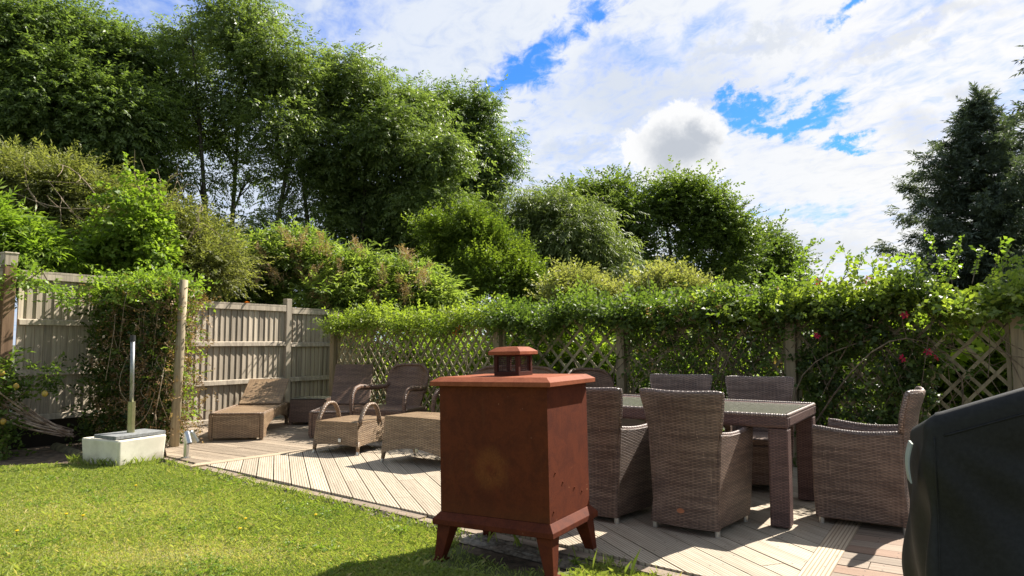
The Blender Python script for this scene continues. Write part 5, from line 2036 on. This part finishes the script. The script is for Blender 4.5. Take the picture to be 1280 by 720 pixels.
# creeper screen in front of the fence, on its own leaning post
scr_a, scr_b = Vector((-5.12, 8.88, 0)), Vector((-4.06, 8.50, 0))
scr = thing('creeper_screen', 'tangled creeper with dry twigs on a leaning post by the white trough', 'creeper', ((scr_a + scr_b) / 2))
rng = np.random.default_rng(71)
sd_ = (scr_b - scr_a).normalized()
sn_ = Vector((sd_.y, -sd_.x, 0))
blv = np.array(scr.location)


def screen_pts(n_, zl, zh, thick, umin=-0.08, umax=1.0):
    t = rng.uniform(umin, umax, n_)
    z = rng.uniform(zl, zh, n_)
    y = rng.normal(0, thick, n_)
    L0 = (scr_b - scr_a).length
    return np.array(scr_a) + np.outer(t * L0, np.array(sd_)) + np.outer(y, np.array(sn_)) + np.outer(z, [0, 0, 1.0]) - blv, t, z


def screen_leaves(n_, zl, zh, thick, mat, kind, scale, name, lo=0.2, hi=0.9, up=0.0, **kw):
    P, t, z = screen_pts(n_, zl, zh, thick, **kw)
    D = rng.standard_normal((n_, 3)) * 0.7 + np.array(sn_)[None] * np.sign(rng.standard_normal(n_))[:, None] * 0.4
    D[:, 2] += up
    U = np.tile([0, 0, 0.8], (n_, 1)) + 0.5 * rng.standard_normal((n_, 3))
    V, R = expand(P, D, U, kind, scale, rng.uniform(lo, hi, n_), 0.4, rng)
    leaves(name, V, R, mat, scr)


screen_leaves(2400, -0.05, 1.86, 0.16, L['ivy'], 'simple', 0.85, 'foliage', 0.0, 0.75)
screen_leaves(900, 1.62, 2.02, 0.20, L['bright'], 'simple', 0.75, 'top_foliage', 0.2, 1.0, 0.4, umin=-0.1, umax=1.12)
screen_leaves(1900, 0.1, 1.92, 0.18, L['dry'], 'small', 0.85, 'withered_leaves', 0.0, 0.9, 0, umin=0.12, umax=1.2)
screen_leaves(210, 0.3, 1.85, 0.13, L['bright'], 'simple', 0.65, 'young_leaves', 0.3, 1.0, 0, umin=0.93, umax=1.20)
lines = []
for _ in range(230):
    P, t, z = screen_pts(2, 0.0, 1.8, 0.17, 0.05, 1.16)
    lines.append((curve(P[0], P[0] + (P[1] - P[0]) * rng.uniform(0.3, 0.8), rng.normal(0, 0.15), 0.15, 7, rng), [rng.uniform(0.0025, 0.006)] * 7))
tubes_np('stems', lines, 'dry_twig', scr, 4)
mb = MB()
pb = at(217, 569, -0.1)
pt = deep(230, 350, pb.y + 0.05)
mb.tube([pb - scr.location, (pb + pt) / 2 - scr.location, pt - scr.location], [0.056, 0.051, 0.047], 10)
mb.build('post', 'post', scr, smooth=True)

# fruit bush at far left
frt = thing('fruit_bush', 'leafy branch with small yellow fruit over the left fence foot', 'bush', deep(-10, 575, 7.75))
frt.location.z = LAWN_Z
rng = np.random.default_rng(73)
cl = []
for (x, y, rad, n_) in ((5, 465, 0.16, 60), (-15, 480, 0.25, 90), (20, 490, 0.1, 30), (8, 545, 0.13, 50), (-10, 530, 0.2, 60), (62, 470, 0.10, 34), (50, 485, 0.05, 12), (2, 575, 0.08, 16)):
    c = np.array(deep(x, y, 7.7)) - np.array(frt.location)
    P = c + rng.normal(0, rad * 0.6, (n_, 3))
    V, R = expand(P, rng.normal(0, 1, (n_, 3)), np.tile([0, 0, 1.0], (n_, 1)) + rng.normal(0, 0.4, (n_, 3)), 'simple', 0.85, rng.random(n_) * 0.8, 0.4, rng)
    cl.append((V, R))
leaves('foliage', np.concatenate([a for a, b in cl]), np.concatenate([b for a, b in cl]), L['climber'], frt)
lines = [(curve((0, 0, 0), np.array(deep(x, y, 7.72)) - np.array(frt.location), 0.05, 0.08, 7, rng), [0.012, 0.011, 0.01, 0.008, 0.006, 0.005, 0.004]) for x, y in ((5, 465), (62, 470), (-15, 480), (8, 545))]
tubes_np('stems', lines, 'stem', frt)
for (x, y) in ((20, 483), (56, 492), (4, 527), (2, 466), (-4, 500)):
    mb = MB()
    c = deep(x, y, 7.6) - frt.location
    mb.tube([c + Vector((0, 0, 0.034 - 0.068 * k / 8)) for k in range(9)], [0.004 + 0.026 * math.sin(PI * min(1, k / 8 * 0.98 + 0.01)) ** 0.6 for k in range(9)], 12)
    mb.build('fruit', 'pear', frt, smooth=True)
# shoots hanging over the fence cap
tree('elder_shoot', 'drooping leafy shoot hanging over the left fence panel cap', 'shoot', 8.05, 52, [(36, 345, 10), (52, 352, 12), (66, 362, 9), (12, 345, 14), (8, 365, 10), (70, 372, 4)], 'simple', 0.8, L['bright'], 60, 7, 0.08, ground=2.05, trunk_r=0.008, seed=75, bark='stem', parts=('stem', 'foliage'))

# ------------------------------------------------------------------ grass
poly = np.array(LAWN)


def inside(pts):
    x, y = pts[:, 0], pts[:, 1]
    res = np.zeros(len(pts), bool)
    m = len(poly)
    for i in range(m):
        x1, y1 = poly[i]
        x2, y2 = poly[(i + 1) % m]
        c = ((y1 > y) != (y2 > y)) & (x < (x2 - x1) * (y - y1) / (y2 - y1 + 1e-12) + x1)
        res ^= c
    return res


rng = np.random.default_rng(99)
N = 900000
Y = 3.2 + (8.0 - 3.2) * rng.random(N) ** 1.15
X = rng.uniform(-6.4, 1.8, N)
pts = np.stack([X, Y], 1)
# ragged edge: jitter the test position
ok = inside(pts + rng.normal(0, 0.022, pts.shape))
ok &= (np.abs(X / Y) < 0.80)
# thinner in the worn, shaded ground under the stove
ux = (X - sc_.x) * -SA.x + (Y - sc_.y) * -SA.y
uy = (X - sc_.x) * SB.x + (Y - sc_.y) * SB.y
worn = (np.abs(ux) < 0.44) & (uy > -0.40) & (uy < 0.6)
ok &= ~(worn & (rng.random(N) < 0.93))
X, Y = X[ok], Y[ok]
n_ = len(X)
patch = 0.5 + 0.22 * np.sin(X * 2.1 + 1.3 * np.sin(Y * 1.7)) + 0.2 * np.sin(Y * 3.7 + X * 1.9) + 0.13 * np.sin(X * 9 + Y * 7) + 0.1 * np.sin(X * 17 - Y * 13)
dry = np.exp(-(((X + 1.95) / 0.75) ** 2 + ((Y - 4.25) / 0.28) ** 2)) + 0.5 * np.exp(-(((X + 3.2) / 0.9) ** 2 + ((Y - 5.3) / 0.6) ** 2))
edge_lush = np.clip((X * 0.64 + Y * 0.77 - 3.0) * 1.0, 0, 1) * 0
h_ = (0.015 + 0.019 * rng.random(n_)) * (0.75 + 0.5 * np.clip(patch, 0, 1))
tall = rng.random(n_) < 0.012
h_ = np.where(tall, h_ * 1.9, h_)
h_ *= (1 - 0.45 * np.clip(dry, 0, 1))
az = rng.random(n_) * 2 * PI
lean = 0.35 + 0.75 * rng.random(n_)
w_ = 0.0011 + 0.0013 * rng.random(n_)
bx_, by_ = np.cos(az + PI / 2) * w_, np.sin(az + PI / 2) * w_
z0 = np.full(n_, LAWN_Z)
b0 = np.stack([X - bx_, Y - by_, z0], 1)
b1 = np.stack([X + bx_, Y + by_, z0], 1)
m0 = np.stack([X + np.cos(az) * h_ * lean * 0.35 + bx_ * 0.8, Y + np.sin(az) * h_ * lean * 0.35 + by_ * 0.8, z0 + h_ * 0.62], 1)
tp_ = np.stack([X + np.cos(az) * h_ * lean, Y + np.sin(az) * h_ * lean, z0 + h_ * (1.05 - 0.3 * lean)], 1)
V = np.stack([b0, b1, m0, tp_], 1).reshape(-1, 3)
F = np.arange(n_ * 4, dtype=np.int32).reshape(-1, 4)
rv = np.clip(0.25 + 0.33 * patch + 0.16 * rng.standard_normal(n_) + 0.45 * np.clip(dry, 0, 1), 0, 0.93)
deadb = rng.random(n_) < 0.07 + 0.4 * np.clip(dry, 0, 1)
rv = np.where(deadb, 1.0, rv)
o = np_mesh('lawn_grass', V, F, M['blade'], np.repeat(rv, 4))
props(o, kind='stuff')

rc = np.random.default_rng(123)
cp, cd, cu = [], [], []
for _ in range(70):
    y_ = rc.uniform(3.6, 6.9)
    x_ = rc.uniform(-0.78, 0.05) * y_
    if not inside(np.array([[x_, y_]]))[0]:
        continue
    m_ = int(rc.integers(8, 40))
    q = np.array([x_, y_, LAWN_Z + 0.018]) + rc.normal(0, 1, (m_, 3)) * np.array([0.07, 0.07, 0.006])
    q = q[inside(q[:, :2])]
    cp.append(q)
    cd.append(rc.normal(0, 1, (len(q), 3)) * np.array([1, 1, 0.25]) + np.array([0, 0, 0.25]))
    cu.append(np.tile([0, 0, 1.0], (len(q), 1)) + rc.normal(0, 0.25, (len(q), 3)))
cp, cd, cu = np.concatenate(cp), np.concatenate(cd), np.concatenate(cu)
V, R = expand(cp, cd, cu, 'round', 0.20, rc.uniform(0.0, 0.7, len(cp)), 0.3, rc)
props(leaves('clover_leaves', V, R, L['bright'], None), kind='stuff')

# taller seeding grass by the deck edge and the stove
lines_v, lines_r = [], []
ng = 900
e = rng.integers(0, 7, ng)
tt = rng.random(ng)
EX = np.array([p[0] for p in EDGE]); EY = np.array([p[1] for p in EDGE])
off = 0.12 + np.abs(rng.normal(0, 0.05, ng))
gx = EX[e] + (EX[e + 1] - EX[e]) * tt - 0.64 * off
gy = EY[e] + (EY[e + 1] - EY[e]) * tt - 0.77 * off
near = (gx > -0.2)
gh = np.where(near, 0.04 + 0.12 * rng.random(ng) ** 2.5, 0.035 + 0.045 * rng.random(ng))
# around trough and log
mt_ = 320
gx = np.concatenate([gx, rng.uniform(-4.6, -3.75, mt_)])
gy = np.concatenate([gy, 7.15 + 0.45 * np.abs(gx[-mt_:] + 4.02) + rng.normal(0, 0.04, mt_)])
gh = np.concatenate([gh, 0.04 + 0.07 * rng.random(mt_)])
wx_ = (gx - sc_.x) * -SA.x + (gy - sc_.y) * -SA.y
wy_ = (gx - sc_.x) * SB.x + (gy - sc_.y) * SB.y
kp = ~((np.abs(wx_) < 0.5) & (wy_ > -0.4) & (wy_ < 0.6) & (rng.random(len(gx)) < 0.8))
gx, gy, gh = gx[kp], gy[kp], gh[kp]
k_ = len(gx)
az = rng.random(k_) * 2 * PI
w_ = 0.0012 + 0.0014 * rng.random(k_)
ln = 0.2 + 0.6 * rng.random(k_)
bx_, by_ = np.cos(az + PI / 2) * w_, np.sin(az + PI / 2) * w_
z0 = np.full(k_, LAWN_Z - 0.005)
V = np.stack([np.stack([gx - bx_, gy - by_, z0], 1), np.stack([gx + bx_, gy + by_, z0], 1),
              np.stack([gx + np.cos(az) * gh * ln * 0.3 + bx_ * 0.7, gy + np.sin(az) * gh * ln * 0.3 + by_ * 0.7, z0 + gh * 0.6], 1),
              np.stack([gx + np.cos(az) * gh * ln, gy + np.sin(az) * gh * ln, z0 + gh], 1)], 1).reshape(-1, 3)
o = np_mesh('tall_grass', V, np.arange(k_ * 4, dtype=np.int32).reshape(-1, 4), M['blade'], np.repeat(rng.uniform(0.0, 0.7, k_), 4))
props(o, kind='stuff')

# broad-leaved weeds
weeds = [(255, 592, 0.10, 'small bright weed at the deck edge near the spotlight'), (500, 668, 0.16, 'spreading lawn weed left of the stove leg'), (412, 690, 0.16, 'lawn weed in the grass below the pale deck boards'),
         (345, 612, 0.09, 'tiny weed against the deck edging'), (565, 668, 0.13, 'weed tuft beside the left stove leg'), (725, 706, 0.12, 'weed tuft beside the front stove leg'), (765, 708, 0.12, 'weed tuft at the deck edge right of the stove'),
         (470, 640, 0.10, 'small weed in the lawn edge below the footstool')]
for (px, py, sz, lab) in weeds:
    c = at(px, py, LAWN_Z)
    k = 16
    az = rng.random(k) * 2 * PI
    D_ = np.stack([np.cos(az), np.sin(az), rng.uniform(0.2, 1.0, k)], 1)
    wd_ = thing('weed', lab, 'weed', c, 0, 'weeds in the lawn')
    Pp = rng.normal(0, sz * 0.15, (k, 3)); Pp[:, 2] = np.abs(Pp[:, 2]) * 0.4
    V, R = expand(Pp, D_, np.tile([0, 0, 1.0], (k, 1)), 'long', sz * 2.0, rng.uniform(0.2, 0.9, k), 0.3, rng)
    V[:, 2] = np.maximum(V[:, 2], 0.004)
    leaves('leaves', V, R, L['bright'], wd_)
# dandelion flowers
dn = [((82, 647), 'yellow dandelion in the middle of the left lawn'), ((103, 649), 'small yellow dandelion right of the left lawn dandelion'), ((20, 669), 'yellow dandelion close to the left edge of the lawn'), ((306, 653), 'yellow dandelion in the centre of the lawn'),
      ((299, 666), 'small yellow dandelion below the central lawn dandelion'), ((394, 648), 'yellow dandelion nearest the pale deck boards'), ((169, 610), 'tiny yellow flower high on the lawn below the trough')]
for (q, lab) in dn:
    c = at(q[0], q[1] + 4, LAWN_Z)
    t0 = thing('dandelion', lab, 'flower', c, 0, 'dandelions in the lawn')
    st = MB()
    st.tube([(0, 0, 0), (0.003, 0, 0.045)], 0.0018, 5)
    st.build('stem', L['climber'], t0)
    hd = MB()
    nn_ = 12
    hd.loft([[(0.003 + r_ * math.cos(2 * PI * k / nn_), r_ * math.sin(2 * PI * k / nn_), z) for k in range(nn_)] for r_, z in ((0.004, 0.042), (0.0105, 0.048), (0.0115, 0.051), (0.005, 0.054))])
    h_o = hd.build('flower_head', M['yellow'], t0)
# fallen leaf on fence rail and deck
for (s, z, lab) in ((1.95, 1.818, 'orange dead leaf lying on the fence cap'),):
    p = fp(s, 0.02, z)
    mb = MB()
    mb.add([(0, 0, 0.004), (0.04, 0.02, 0.02), (0.09, 0.0, 0.008), (0.045, -0.025, 0.025)], [(0, 1, 2, 3)])
    o = mb.build('dead_leaf', M['orange_leaf'], None, fix=False)
    o.location = p
    props(o, lab, 'leaf')
